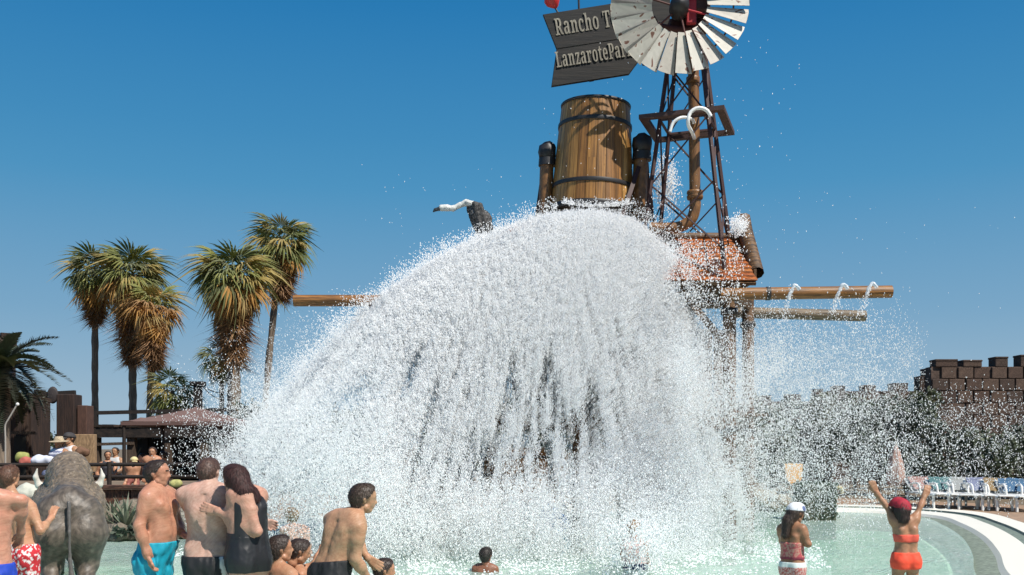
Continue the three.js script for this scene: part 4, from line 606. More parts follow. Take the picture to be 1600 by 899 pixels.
// ---------------------------------------------------------------- the bison statue standing in the pool
{
  const D = 10.3, O = P(107, 700, D); O.y = 0;
  const b = thing('bison_statue', 'grey brown bison statue seen from behind, standing in the pool', 'statue', O, 0.42), B = [];
  const R = (z, y, hw, hh, r) => { B.push([-hw + r, y - hh + r, -z, hw - r, y - hh + r, -z, r, r], [-hw * 0.7 + r * 0.7, y + hh - r, -z, hw * 0.7 - r * 0.7, y + hh - r, -z, r, r]); };
  const Q = (x0, y0, z0, x1, y1, z1, r0, r1) => B.push([x0, y0, -z0, x1, y1, -z1, r0, r1]);
  Q(-0.15, 1.16, 0.28, -0.15, 1.0, 0.26, 0.22, 0.25); Q(0.15, 1.16, 0.28, 0.15, 1.0, 0.26, 0.22, 0.25);       // rump
  Q(0, 1.27, 0.3, 0, 1.36, 0.9, 0.2, 0.2);
  Q(-0.13, 1.14, 0.7, -0.16, 1.16, 1.3, 0.26, 0.27); Q(0.13, 1.14, 0.7, 0.16, 1.16, 1.3, 0.26, 0.27); Q(-0.1, 0.92, 0.7, -0.12, 0.86, 1.3, 0.24, 0.26); Q(0.1, 0.92, 0.7, 0.12, 0.86, 1.3, 0.24, 0.26);
  Q(0, 1.42, 1.0, 0, 1.54, 1.5, 0.22, 0.25); Q(0, 1.52, 1.5, 0, 1.58, 1.75, 0.26, 0.25); Q(0, 1.48, 1.85, 0, 1.25, 2.2, 0.26, 0.26); Q(-0.14, 1.2, 1.6, 0.14, 1.2, 1.6, 0.3, 0.3); Q(-0.12, 0.95, 1.65, 0.12, 0.95, 1.65, 0.28, 0.28);
  Q(0, 1.2, 2.25, 0, 0.98, 2.55, 0.23, 0.2); Q(0, 0.98, 2.5, 0, 0.72, 2.72, 0.2, 0.13); Q(0, 0.7, 2.45, 0, 0.5, 2.4, 0.13, 0.05);
  for (const s of [-1, 1]) {
    Q(0.2 * s, 0.95, 0.24, 0.19 * s, 0.66, 0.34, 0.215, 0.135); Q(0.19 * s, 0.66, 0.34, 0.185 * s, 0.46, 0.16, 0.115, 0.075); Q(0.185 * s, 0.46, 0.16, 0.18 * s, 0.12, 0.22, 0.068, 0.055); Q(0.18 * s, 0.08, 0.22, 0.18 * s, 0.04, 0.18, 0.075, 0.085);
    Q(0.2 * s, 0.8, 1.6, 0.17 * s, 0.45, 1.58, 0.16, 0.1); Q(0.17 * s, 0.45, 1.58, 0.17 * s, 0.1, 1.62, 0.08, 0.06); Q(0.17 * s, 0.08, 1.62, 0.17 * s, 0.04, 1.66, 0.075, 0.085);
  }
  b.scale.set(0.93, 1.015, 1);
  const fur = (x, y, z) => smooth(-z + 0.28 * (y - 1.2) + 0.12 * n3(x * 6, y * 6, z * 6), 0.42, 0.62);
  const body = skin(B, { cell: 0.015, k: 0.03, bump: (x, y, z) => fur(x, y, z) * (0.012 * n3(x * 26, y * 12, z * 22) + 0.007 * n3(x * 60, y * 30, z * 50)) + 0.004 * n3(x * 9, y * 9, z * 9), color: (x, y, z) => { const f = fur(x, y, z), n = 0.85 + 0.25 * n3(x * 11, y * 7, z * 11) + 0.15 * n3(x * 50, y * 22, z * 50), st = 1 + 0.25 * n3(x * 14, y * 2.2, z * 14); return [lerp(0.205 * st, 0.33, f) * n, lerp(0.168 * st, 0.26, f) * n, lerp(0.136 * st, 0.19, f) * n]; } });
  body.setAttribute('uv', new THREE.BufferAttribute(new Float32Array(body.attributes.position.count * 2), 2)); obj('body', planar(body, 0.9), M([1, 1, 1], 0.5, { vertexColors: true, map: mottle, bumpMap: noiseBump, bumpScale: 0.002 }), b);
  obj('tail', skin([[0, 1.3, 0.0, 0.005, 1.0, 0.06, 0.022, 0.016], [0.005, 1.0, 0.06, 0.012, 0.72, 0.05, 0.016, 0.015], [0.012, 0.72, 0.05, 0.03, 0.55, 0.06, 0.022, 0.027], [0.03, 0.55, 0.06, 0.05, 0.44, 0.06, 0.025, 0.008]].map((q) => [q[0], q[1], q[2] - 0.02, q[3], q[4], q[5] - 0.02, q[6], q[7]]), { cell: 0.009, k: 0.008, bump: (x, y, z) => 0.005 * n3(x * 50, y * 14, z * 50) }), M([0.10, 0.092, 0.085], 0.5), b);
  for (const s of [-1, 1]) { const g = []; const pts = [[0.27, 1.38, 2.1], [0.37, 1.42, 2.08], [0.405, 1.52, 2.05], [0.385, 1.62, 2.02]]; for (let i = 0; i < 3; i++) g.push([pts[i][0] * s, pts[i][1], -pts[i][2], pts[i + 1][0] * s, pts[i + 1][1], -pts[i + 1][2], [0.05, 0.042, 0.03][i], [0.042, 0.03, 0.008][i]]); obj('horn', skin(g, { cell: 0.009, k: 0.008 }), M([0.72, 0.68, 0.6], 0.4), b); }
  for (const s of [-1, 1]) obj('ear', skin([[0.25 * s, 1.22, -2.15, 0.36 * s, 1.16, -2.1, 0.045, 0.03]], { cell: 0.012, k: 0.01 }), M([0.12, 0.1, 0.085], 0.7), b);
}

// ---------------------------------------------------------------- plants
const leafM = (c, t = 0.35) => new THREE.MeshPhysicalMaterial({ color: lin(...c), roughness: 0.75, transmission: t, thickness: 0, side: THREE.DoubleSide });
// a fan leaf: stalk along +z, pleated segments that split and droop at their tips
function fanLeaf(stalk, R, droop, spread = 1.9, n = 20) {
  const T = [], bend = (r) => -droop * r * r / R, w0 = 0.018;
  for (let i = 0; i < 4; i++) { const z0 = stalk * i / 4, z1 = stalk * (i + 1) / 4, y0 = -0.14 * (z0 / stalk) ** 2 * droop, y1 = -0.14 * (z1 / stalk) ** 2 * droop; T.push(V(-w0, y0, z0), V(w0, y0, z0), V(w0, y1, z1), V(-w0, y0, z0), V(w0, y1, z1), V(-w0, y1, z1), V(0, y0 - w0, z0), V(0, y0 + w0, z0), V(0, y1 + w0, z1), V(0, y0 - w0, z0), V(0, y1 + w0, z1), V(0, y1 - w0, z1)); }
  const yb = -0.14 * droop;
  for (let i = 0; i < n; i++) {
    const a = ((i + 0.5) / n - 0.5) * 2 * spread, len = R * (1 - 0.25 * Math.abs(a) / spread) * rr(0.85, 1.1), da = spread / n * 0.95, tipd = rr(0.6, 1.6);
    const pt = (ang, r, k) => V(Math.sin(ang) * r, yb + bend(r) * tipd + k, stalk + Math.cos(ang) * r);
    const r1 = len * 0.55, r2 = len * 0.8, f = 0.025;
    const c0 = pt(a, 0.02, 0), l1 = pt(a - da, r1, -f), m1 = pt(a, r1, f), q1 = pt(a + da, r1, -f), l2 = pt(a - da * 0.45, r2, -f), m2 = pt(a, r2, f * 0.4), q2 = pt(a + da * 0.45, r2, -f), tip = pt(a + rr(-0.05, 0.05), len, 0).add(V(0, -droop * 0.22 * len * tipd, 0));
    T.push(c0, l1, m1, c0, m1, q1, l1, l2, m2, l1, m2, m1, m1, m2, q2, m1, q2, q1, l2, tip, m2, m2, tip, q2);
  }
  return tri(T);
}
const fans = [fanLeaf(0.8, 0.95, 0.55), fanLeaf(0.85, 1.0, 0.85), fanLeaf(0.85, 0.95, 1.15), fanLeaf(0.75, 0.9, 0.75)], deadFans = [fanLeaf(0.6, 0.8, 1.0, 1.2, 14), fanLeaf(0.7, 0.7, 1.3, 1.0, 14)];
const mFan = [[0.23, 0.235, 0.04], [0.165, 0.185, 0.035], [0.38, 0.28, 0.065], [0.13, 0.14, 0.035]].map((c) => leafM(c)), mAmber = [[0.55, 0.28, 0.05], [0.42, 0.22, 0.06], [0.46, 0.32, 0.1]].map((c) => leafM(c, 0.45)), mDead = [[0.33, 0.175, 0.07], [0.4, 0.25, 0.13]].map((c) => leafM(c, 0.25));
const mTrunk = M([0.30, 0.235, 0.18], 0.9, { bumpMap: noiseBump, bumpScale: 0.02, map: mottle });
function fanPalm(label, px, pyTop, D, o = {}) {
  const p = P(px, pyTop, D), b = P(o.basePx ?? px, 700, D), t = thing('fan_palm', label, 'palm tree', V(b.x, 0.45, b.z)), H = p.y - 0.45, k = o.k ?? 1, dx = p.x - b.x;
  const pts = Array.from({ length: 7 }, (_, i) => V(dx * (i / 6) ** 1.5, H * i / 6, 0)), r = (o.r ?? 0.15);
  const tr = new THREE.TubeGeometry(new THREE.CatmullRomCurve3(pts), 40, r, 10); { const a = tr.attributes.position; for (let i = 0; i < a.count; i++) { const y = a.getY(i), n = 1 + 0.06 * Math.sin(y * 22) + 0.1 * n3(a.getX(i) * 6, y * 3, a.getZ(i) * 6) + 0.35 * Math.max(0, 1 - y / 1.2); const cx = dx * clamp(y / H, 0, 1) ** 1.5; a.setX(i, cx + (a.getX(i) - cx) * n); a.setZ(i, a.getZ(i) * n); } tr.computeVertexNormals(); }
  obj('trunk', tr, mTrunk, t);
  const n = Math.round((o.n ?? 46) * 1.35);
  for (let i = 0; i < n; i++) {
    const u = (i + 0.5) / n, pitch = lerp(1.2, -1.1, u ** 0.8) + rr(-0.12, 0.12), az = i * 2.39996 + rr(-0.2, 0.2);
    const dead = u > (o.dead ?? 0.72) + rr(-0.12, 0.12), f = obj('frond', fans[i % 4], dead ? mAmber[i % 3] : mFan[Math.floor(rnd() * 4)], t);
    f.position.set(dx, H + 0.1 - u * 0.35 * k, 0); f.rotation.set(-pitch, az, rr(-0.5, 0.5), 'YXZ'); f.scale.setScalar(k * rr(0.62, 0.92));
  }
  const S = o.skirt ?? 2, sk = [], sn = Math.round(90 * S / 2);
  for (let i = 0; i < sn; i++) {
    const u = (i + rnd()) / sn, g = deadFans[i % 2].clone(), q = (o.sk ?? 1) * k * rr(0.75, 1.1) * (1 - 0.35 * u); g.scale(q, q, q); g.rotateZ(rr(-0.6, 0.6)); g.rotateX(rr(1.1, 1.42)); g.rotateY(i * 2.39996 + rr(-0.4, 0.4)); g.translate(dx * 0.98, H - 0.15 - u * S * 0.62, 0); sk.push(g);
  }
  if (S) tag(obj('dead_frond_skirt', sk, mDead[o.skm ?? 0], t), null, null, null, 'stuff');
  return t;
}
fanPalm('tall fan palm on a thin bare trunk, leftmost of the row', 148, 428, 40, { k: 0.92, skirt: 2.0, r: 0.13, n: 44, sk: 0.95, dead: 0.6 });
fanPalm('broad fan palm with a long brown skirt, second from the left', 207, 430, 39, { k: 1.05, skirt: 4.2, r: 0.15, n: 54, dead: 0.5 });
fanPalm('shorter fan palm with amber fronds right of the long skirted palm', 240, 482, 38, { basePx: 231, k: 0.85, skirt: 2.6, r: 0.12, n: 38, dead: 0.25, skm: 0 });
fanPalm('thick trunked fan palm with a big green crown over the tent', 365, 432, 36, { k: 1.12, skirt: 3.6, r: 0.24, n: 56, dead: 0.62, skm: 0 });
fanPalm('tallest fan palm with a leaning thin trunk, nearest the water splash', 441, 378, 40, { basePx: 408, k: 0.98, skirt: 2.4, r: 0.13, n: 46, dead: 0.66 });
fanPalm('small young fan palm with few green fronds beside the thick trunk', 346, 562, 42, { k: 0.72, skirt: 0, r: 0.1, n: 18, dead: 1.2 });
fanPalm('low bright green fan palm behind the dark pergola roof', 268, 612, 37, { k: 0.75, skirt: 0, r: 0.1, n: 26, dead: 1.2 });
// a feather leaf for the date palm
function feather(L, droop) {
  const T = [], n = 46, at = (u) => V(0, 0.35 * L * u - droop * L * u * u, L * u * (1 - 0.12 * u));
  for (let i = 0; i < 10; i++) { const a = at(i / 10), b = at((i + 1) / 10), w = 0.03 * (1 - i / 11); T.push(V(-w, a.y, a.z), V(w, a.y, a.z), V(w * 0.9, b.y, b.z), V(-w, a.y, a.z), V(w * 0.9, b.y, b.z), V(-w * 0.9, b.y, b.z)); }
  for (let i = 2; i < n; i++) for (const s of [-1, 1]) { const u = i / n, a = at(u), len = L * 0.19 * Math.sin(Math.PI * Math.min(1, u * 0.85 + 0.12)) * rr(0.85, 1.1), tip = V(s * len * 0.8, a.y + 0.18 * len - rr(0, 0.25) * len, a.z + len * 0.6), w = 0.05; T.push(V(a.x, a.y, a.z - w), V(a.x, a.y + 0.01, a.z + w), tip); }
  return tri(T);
}
{
  const D = 24, p = P(-2, 583, D), t = thing('date_palm', 'dark green feather leaved date palm at the left edge above the hut', 'palm tree', V(p.x, 0.45, p.z)), H = p.y - 0.45, fe = [feather(1.75, 0.55), feather(1.6, 0.75), feather(1.7, 0.95)], ms = [[0.045, 0.06, 0.02], [0.065, 0.075, 0.022], [0.03, 0.045, 0.018]].map((c) => leafM(c, 0.25));
  obj('trunk', lathe([[0.34, 0], [0.26, 0.5], [0.25, H - 0.4], [0.34, H - 0.1], [0.1, H + 0.1]], 12), mTrunk, t);
  for (let i = 0; i < 52; i++) { const f = obj('frond', fe[i % 3], ms[Math.floor(rnd() * 3)], t), u = i / 52; f.position.set(0, H, 0); f.rotation.set(-lerp(1.0, -0.75, u), i * 2.39996, 0, 'YXZ'); f.scale.setScalar(rr(0.85, 1.1)); }
}
// shrubs and trees of many small leaves
function shrub(name, label, cat, px, pyTop, D, wpx, color, o = {}) {
  const c = P(px, pyTop, D), H = c.y - (o.base ?? 0.45), W = wpx / F * D / 2, t = thing(name, label, cat, V(c.x, o.base ?? 0.45, c.z), 0, o.group), n = o.n ?? 2600, T = [], L = o.leaf ?? 0.13;
  const lobes = Array.from({ length: o.lobes ?? 9 }, () => { const a = rr(0, 6.28), q = Math.sqrt(rnd()) * 0.62, y = rr(0.25, 0.8); return [Math.cos(a) * q * W, y * H, Math.sin(a) * q * W * 0.8, rr(0.3, 0.5) * Math.min(W, H * 0.7)]; });
  lobes.push([0, H * 0.72, 0, 0.28 * Math.min(H, W * 1.6)]);
  for (let i = 0; i < n; i++) {
    const l = lobes[i % lobes.length], d = V(gauss(), gauss(), gauss()).normalize(), rad = l[3] * (0.55 + 0.5 * Math.sqrt(rnd())), p = V(l[0] + d.x * rad, l[1] + d.y * rad * 0.9, l[2] + d.z * rad);
    if (p.y > H || p.y < 0.02 || fbm(p.x * 1.7 + px, p.y * 1.7, p.z * 1.7, 2) < -0.28) { continue; }
    const u = V(gauss(), gauss() * 0.6 + 0.1, gauss()).normalize(), w = new THREE.Vector3().crossVectors(u, V(gauss(), gauss(), gauss())).normalize(), s = L * rr(0.6, 1.3), a = p.clone().addScaledVector(u, s), m1 = p.clone().addScaledVector(u, s * 0.45).addScaledVector(w, s * 0.3), m2 = p.clone().addScaledVector(u, s * 0.45).addScaledVector(w, -s * 0.3);
    T.push(p, m1, a, p, a, m2);
  }
  const g = tri(T); paint(g, (x, y, z) => { const k = 0.85 + 0.3 * n3(x * 2.5 + px, y * 2.5, z * 2.5); return [color[0] * k * 1.05, color[1] * k, color[2] * k]; });
  obj('foliage', g, shrubM, t);
  const st = []; for (let i = 0; i < 5; i++) { const l = lobes[i]; st.push(rod(V(0, 0, 0), V(l[0] * 0.8, l[1], l[2] * 0.8), 0.05, 0.015, 5)); }
  obj('stem', st, mTrunk, t);
  return t;
}
const shrubM = new THREE.MeshPhysicalMaterial({ vertexColors: true, roughness: 0.7, transmission: 0.3, thickness: 0, side: THREE.DoubleSide });
const GR = [[0.085, 0.115, 0.058], [0.07, 0.10, 0.058], [0.11, 0.13, 0.06], [0.062, 0.09, 0.054]];
const hedge = 'dark bushes screening the far side of the pool';
[[1205, 616, 29, 90], [1250, 604, 31, 90], [1296, 598, 30, 84], [1338, 603, 29, 80], [1376, 597, 31, 76], [1418, 604, 29, 80], [1440, 590, 33, 60], [1462, 640, 27, 90], [1530, 668, 27, 110], [1600, 660, 27.5, 110]].forEach(([x, y, D, w], i) => shrub('bush', ['dark bush just right of the brown tower posts', 'dark bush above the orange shield sign', 'dark bush between the shield sign and the planted block', 'dark bush above the right edge of the planted block', 'dark bush left of the closed parasol', 'dark bush right behind the closed parasol', 'tall bush touching the left end of the high battlement wall', 'bush behind the leftmost sun lounger', 'bush behind the middle sun loungers below the battlement wall', 'bush behind the rightmost sun lounger'][i], 'bush', x, y, D, w * 1.25, GR[i % 4], { group: i < 7 ? hedge : 'bushes below the battlement wall', n: 3600, leaf: 0.15 }));
[[400, 615, 33, 90], [452, 590, 34, 90], [520, 620, 32, 120], [600, 610, 33, 130], [690, 620, 32, 130], [780, 605, 33, 130], [870, 615, 32, 130], [960, 605, 33, 130], [1050, 615, 32, 130], [1130, 608, 31, 120]].forEach(([x, y, D, w], i) => shrub('bush', i < 2 ? (i ? 'green shrub at the left flank of the splash below the tallest palm' : 'green shrub at the foot of the thick trunked palm') : 'dark bush behind the curtain of water, ' + ['nearest the palms', 'second from the palms', 'left of the hanging keg', 'behind the hanging keg', 'right of the hanging keg', 'behind the right part of the curtain', 'next to the brown posts', 'right behind the brown posts'][i - 2], 'bush', x, y, D, w * 1.15, GR[(i + 1) % 4], { group: i < 2 ? undefined : 'bushes behind the water curtain', n: 3000, leaf: 0.16 }));
shrub('bush', 'green shrub behind the pergola roof next to the cable post', 'bush', 290, 606, 37, 60, [0.07, 0.10, 0.03], { n: 2000 });
shrub('bush', 'green plant at the water line right of the blue slide, behind the curtain', 'bush', 884, 826, 14.9, 70, [0.07, 0.12, 0.05], { n: 1200, leaf: 0.09, base: 0.38 });
shrub('bush', 'low green bushes seen through the wooden gate frame', 'bush', 82, 660, 36, 60, [0.04, 0.06, 0.02], { n: 1200 });
// ---------------------------------------------------------------- left bank: terrace, fence, pergola, tent, gate, hut
const rockM = M([0.26, 0.22, 0.17], 0.85, { bumpMap: noiseBump, bumpScale: 0.02, map: mottle });
function boulder(label, px, py, D, w, h, o = {}) {
  const p = P(px, py, D), g = new THREE.IcosahedronGeometry(1, 4), a = g.attributes.position, s = rr(0, 50);
  for (let i = 0; i < a.count; i++) { const x = a.getX(i), y = a.getY(i), z = a.getZ(i), k = 0.85 + 0.3 * n3(x * 1.2 + s, y * 1.2, z * 1.2) + 0.1 * n3(x * 4 + s, y * 4, z * 4); a.setXYZ(i, x * k * w / 2, y * k * h / 2, z * k * w * 0.4); }
  const q = mergeVertices(g.deleteAttribute('normal').deleteAttribute('uv')); q.computeVertexNormals(); q.setAttribute('uv', new THREE.BufferAttribute(new Float32Array(q.attributes.position.count * 2).map((_, i) => q.attributes.position.array[(i >> 1) * 3 + (i & 1)]), 2));
  const b = obj('boulder', q, o.m ?? rockM); b.position.copy(p); return tag(b, label, 'rock', o.group);
}
const yAt = (py, D) => EYE + (HY - py) / F * D;
{
  const TY = 1.14, x0 = P(-420, 700, 17.6).x, x1 = P(330, 700, 17.6).x;
  struct('terrace', [box(x1 - x0, TY - 0.45, 5, [(x0 + x1) / 2, (TY + 0.45) / 2, -20.16])], M([0.30, 0.22, 0.15], 0.9, { map: mottle }), 'raised brown terrace behind the left bank of the pool');
  const w = thing('retaining_wall', 'low reddish brown boarded wall holding up the terrace behind the bison', 'wall', V((x0 + x1) / 2, 0.45, -17.58)), ms = [[0.22, 0.10, 0.06], [0.18, 0.085, 0.055], [0.25, 0.125, 0.08]].map((c) => M(c, 0.8, { map: woodMap, bumpMap: grain, bumpScale: 0.004 }));
  for (let r = 0; r < 3; r++) for (let i = 0; i < 6; i++) { const L = (x1 - x0) / 6; obj('board', rbox(L - 0.012, 0.228, 0.06, [-(x1 - x0) / 2 + L * (i + 0.5), 0.12 + r * 0.236, rr(0, 0.012)], 0, 0.01), ms[(i * 5 + r * 2) % 3], w); }
  obj('coping', rbox(x1 - x0 + 0.1, 0.07, 0.24, [0, 0.75, 0], 0, 0.015), ms[1], w);
  // fence on the terrace
  const f = thing('wooden_fence', 'dark wooden post and rail fence along the terrace edge', 'fence', V((x0 + x1) / 2, TY, -18.4)), md = M([0.055, 0.036, 0.026], 0.75, { map: woodMap });
  for (const h of [0.2, 0.43]) obj('rail', rod(V(-(x1 - x0) / 2, h, 0), V((x1 - x0) / 2, h + 0.02, 0), 0.035), md, f);
  for (let i = 0; i < 9; i++) obj('post', rod(V(-(x1 - x0) / 2 + i * (x1 - x0) / 8, 0, 0.02), V(-(x1 - x0) / 2 + i * (x1 - x0) / 8, 0.5, 0.02), 0.045), md, f);
  // bank of boulders and plants
  const rg = 'boulders along the left bank of the pool';
  [[168, 812, 16.6, 0.7, 0.55], [205, 806, 16.9, 0.8, 0.6], [182, 838, 15.9, 0.65, 0.4], [232, 826, 16.4, 0.7, 0.5], [20, 826, 16.4, 0.9, 0.6], [60, 835, 16.1, 0.7, 0.5], [262, 836, 16.2, 0.5, 0.4], [-30, 820, 16.5, 0.9, 0.6]].forEach(([x, y, D, a, b], i) => boulder('rough brown boulder on the left bank, ' + ['touching the right flank of the bison', 'behind the grey spiky plant', 'low at the water beside the bison', 'left of the man in turquoise shorts', 'behind the person in floral shorts', 'hidden by the left flank of the bison', 'at the foot of the stone steps', 'at the left edge'][i], x, y, D, a, b, { group: rg }));
  const ag = (px, py, D, k, label) => { const p = P(px, py, D), t = thing('spiky_plant', label, 'plant', p), ms2 = [[0.17, 0.19, 0.13], [0.13, 0.16, 0.10]].map((c) => M(c, 0.6, { side: THREE.DoubleSide })); for (let i = 0; i < 26; i++) { const a = i * 2.4, pi = lerp(1.4, 0.35, i / 26), L = k * rr(0.8, 1.1), g = tri([V(-0.035, 0, 0), V(0.035, 0, 0), V(0.02, 0.02, L * 0.6), V(-0.035, 0, 0), V(0.02, 0.02, L * 0.6), V(-0.02, 0.02, L * 0.6), V(-0.02, 0.02, L * 0.6), V(0.02, 0.02, L * 0.6), V(0, -0.03, L)]); const l = obj('leaf', g, ms2[i % 2], t); l.rotation.set(-pi, a, 0, 'YXZ'); } };
  ag(196, 828, 16.2, 0.62, 'large grey green spiky plant between the bison and the man in turquoise shorts'); ag(176, 822, 16.5, 0.5, 'smaller spiky plant right behind the flank of the bison');
  shrub('bush', 'low green plants at the water edge behind the man in turquoise shorts', 'bush', 205, 826, 15.8, 70, [0.055, 0.085, 0.05], { n: 900, leaf: 0.09 });
  const st = thing('stone_steps', 'pale stone steps going down to the pool between the men', 'steps', P(284, 700, 17).setY(0.45)); [[0.5, 0.3], [0.35, 0.55], [0.18, 0.8]].forEach(([h, d], i) => obj('step', rbox(1.1 - i * 0.02, h, 0.34, [0, h / 2, 0.1 + i * 0.33], 0, 0.02), M([0.55, 0.52, 0.45], 0.8, { map: mottle, bumpMap: noiseBump, bumpScale: 0.006 }), st));
  // bags and towels lying on the terrace edge and wall
  const lump = (name, cat, label, px, py, D, w2, h, c) => { const p = P(px, py, D); const o = obj(name, skin([[-w2 * 0.3, 0, 0, w2 * 0.3, 0.01, 0, h * 0.5, h * 0.42], [-w2 * 0.15, h * 0.3, 0, w2 * 0.2, h * 0.25, 0, h * 0.34, h * 0.28]], { cell: 0.02, k: 0.02, bump: (x, y, z) => 0.014 * n3(x * 7 + px, y * 7, z * 7) }), M(c, 0.8)); o.position.copy(p); tag(o, label, cat); };
  lump('beach_bag', 'bag', 'yellow green beach bag on the terrace beside the left lamp post', 35, 715, 18.9, 0.22, 0.16, [0.30, 0.31, 0.09]);
  lump('beach_bag', 'bag', 'red beach bag next to the yellow green bag', 43, 723, 18.8, 0.3, 0.16, [0.42, 0.11, 0.08]);
  lump('towel', 'towel', 'white heaped towel next to the red beach bag', 66, 721, 18.8, 0.5, 0.18, [0.6, 0.62, 0.7]);
  lump('towel', 'towel', 'yellow heaped towel on the wall between the heads of the two men', 275, 757, 17.4, 0.2, 0.13, [0.40, 0.38, 0.14]);
  lump('towel', 'towel', 'pale towel hanging low behind the left flank of the bison', 44, 774, 17.4, 0.22, 0.34, [0.5, 0.5, 0.42]);
  lump('basket', 'basket', 'brown round basket right of the couple sitting behind the bison', 129, 708, 19.2, 0.2, 0.18, [0.15, 0.075, 0.04]);
}
// people on the terrace
person({ label: 'woman in a straw hat and striped white top sitting behind the bison', D: 19.8, floor: 1.14, yaw: 200, spine: [[92, 738], [92, 722], [92, 704]], head: [92, 692, 0], hyaw: 200, skin: 'olive', S: 0.95, strawHat: true, hair: { color: BROWN, t: 0.012 }, arms: { L: { el: [104, 722, 0.1], wr: [98, 732, 0.3] }, R: { el: [80, 722, 0.1], wr: [86, 732, 0.3] } }, legs: { L: { kn: [98, 740, 0.4], an: [98, 757, 0.4] }, R: { kn: [86, 740, 0.4], an: [86, 757, 0.4] } }, clothes: [{ name: 'top', on: ['torso'], inflate: 0.015, paint: (x, y) => (Math.sin(y * 90) > 0.1 ? [0.72, 0.72, 0.76] : [0.2, 0.22, 0.34]) }, { name: 'shorts', on: ['legs'], inflate: 0.015, color: [0.1, 0.12, 0.2], bottom: 745 }] });
person({ label: 'man in a dark cap and white top sitting beside the woman in the straw hat', D: 20.2, floor: 1.14, yaw: 215, spine: [[111, 738], [111, 722], [110, 700]], head: [108, 686, 0], hyaw: 215, skin: 'olive', S: 1, cap: { color: [0.04, 0.035, 0.035] }, hair: { color: DARKHAIR, t: 0.01 }, arms: { L: { el: [124, 720, 0.1], wr: [118, 732, 0.3] }, R: { el: [100, 720, 0.1], wr: [104, 732, 0.3] } }, legs: { L: { kn: [116, 740, 0.4], an: [116, 757, 0.4] }, R: { kn: [105, 740, 0.4], an: [105, 757, 0.4] } }, clothes: [{ name: 'top', on: ['torso'], inflate: 0.016, color: [0.68, 0.66, 0.66] }, { name: 'shorts', on: ['legs'], inflate: 0.015, color: [0.1, 0.12, 0.2], bottom: 745 }] });
person({ label: 'dark haired person standing on the terrace behind the man in turquoise shorts', D: 19.5, floor: 1.14, yaw: 180, spine: [[237, 736], [237, 726], [237, 716]], head: [238, 707, 0], hyaw: 175, skin: 'tan', S: 0.8, hair: { color: BROWN, t: 0.016 }, arms: { L: { el: [247, 730, 0], wr: [246, 744, 0.1] }, R: { el: [227, 730, 0], wr: [228, 744, 0.1] } }, clothes: [{ name: 'swimsuit', on: ['torso'], inflate: 0.01, color: [0.06, 0.05, 0.05], top: 726 }] });
person({ label: 'child in a yellow cap on the terrace left of the man in turquoise shorts', D: 19.3, floor: 1.14, yaw: 160, spine: [[207, 744], [207, 736], [207, 728]], head: [209, 722, 0], hyaw: 150, skin: 'tan', S: 0.62, hs: 0.75, cap: { color: [0.6, 0.5, 0.25] }, hair: { color: BROWN, t: 0.01 }, arms: { L: { el: [214, 742, 0], wr: [215, 752, 0.1] }, R: { el: [200, 742, 0], wr: [199, 752, 0.1] } }, clothes: [{ name: 'swim_shorts', on: ['legs'], inflate: 0.015, color: [0.3, 0.1, 0.08] }] });
[[168, 712, 27, 'person in a dark top sitting at the pergola table, left of the second post', [0.03, 0.03, 0.04]], [180, 706, 28.5, 'person in a white top sitting deep in the shade of the pergola', [0.5, 0.5, 0.5]], [222, 716, 26.5, 'person in a brown top sitting under the maroon tent edge', [0.16, 0.08, 0.05]], [255, 712, 28, 'person in a dark green top sitting under the maroon tent', [0.04, 0.07, 0.05]]].forEach(([x, y, D, label, c], i) => {
  const s = F / D; person({ label, D, floor: 0.5, yaw: 150 + i * 40, spine: [[x, y + 0.75 * s], [x, y + 0.48 * s], [x, y + 0.2 * s]], head: [x, y, 0], skin: ['tan', 'olive', 'pink', 'tan'][i], hair: { color: DARKHAIR, t: 0.012 }, arms: { L: { el: [x + 0.26 * s, y + 0.5 * s, 0.1], wr: [x + 0.1 * s, y + 0.62 * s, 0.3] }, R: { el: [x - 0.26 * s, y + 0.5 * s, 0.1], wr: [x - 0.1 * s, y + 0.62 * s, 0.3] } }, clothes: [{ name: 'top', on: ['torso'], inflate: 0.016, color: c }] });
});
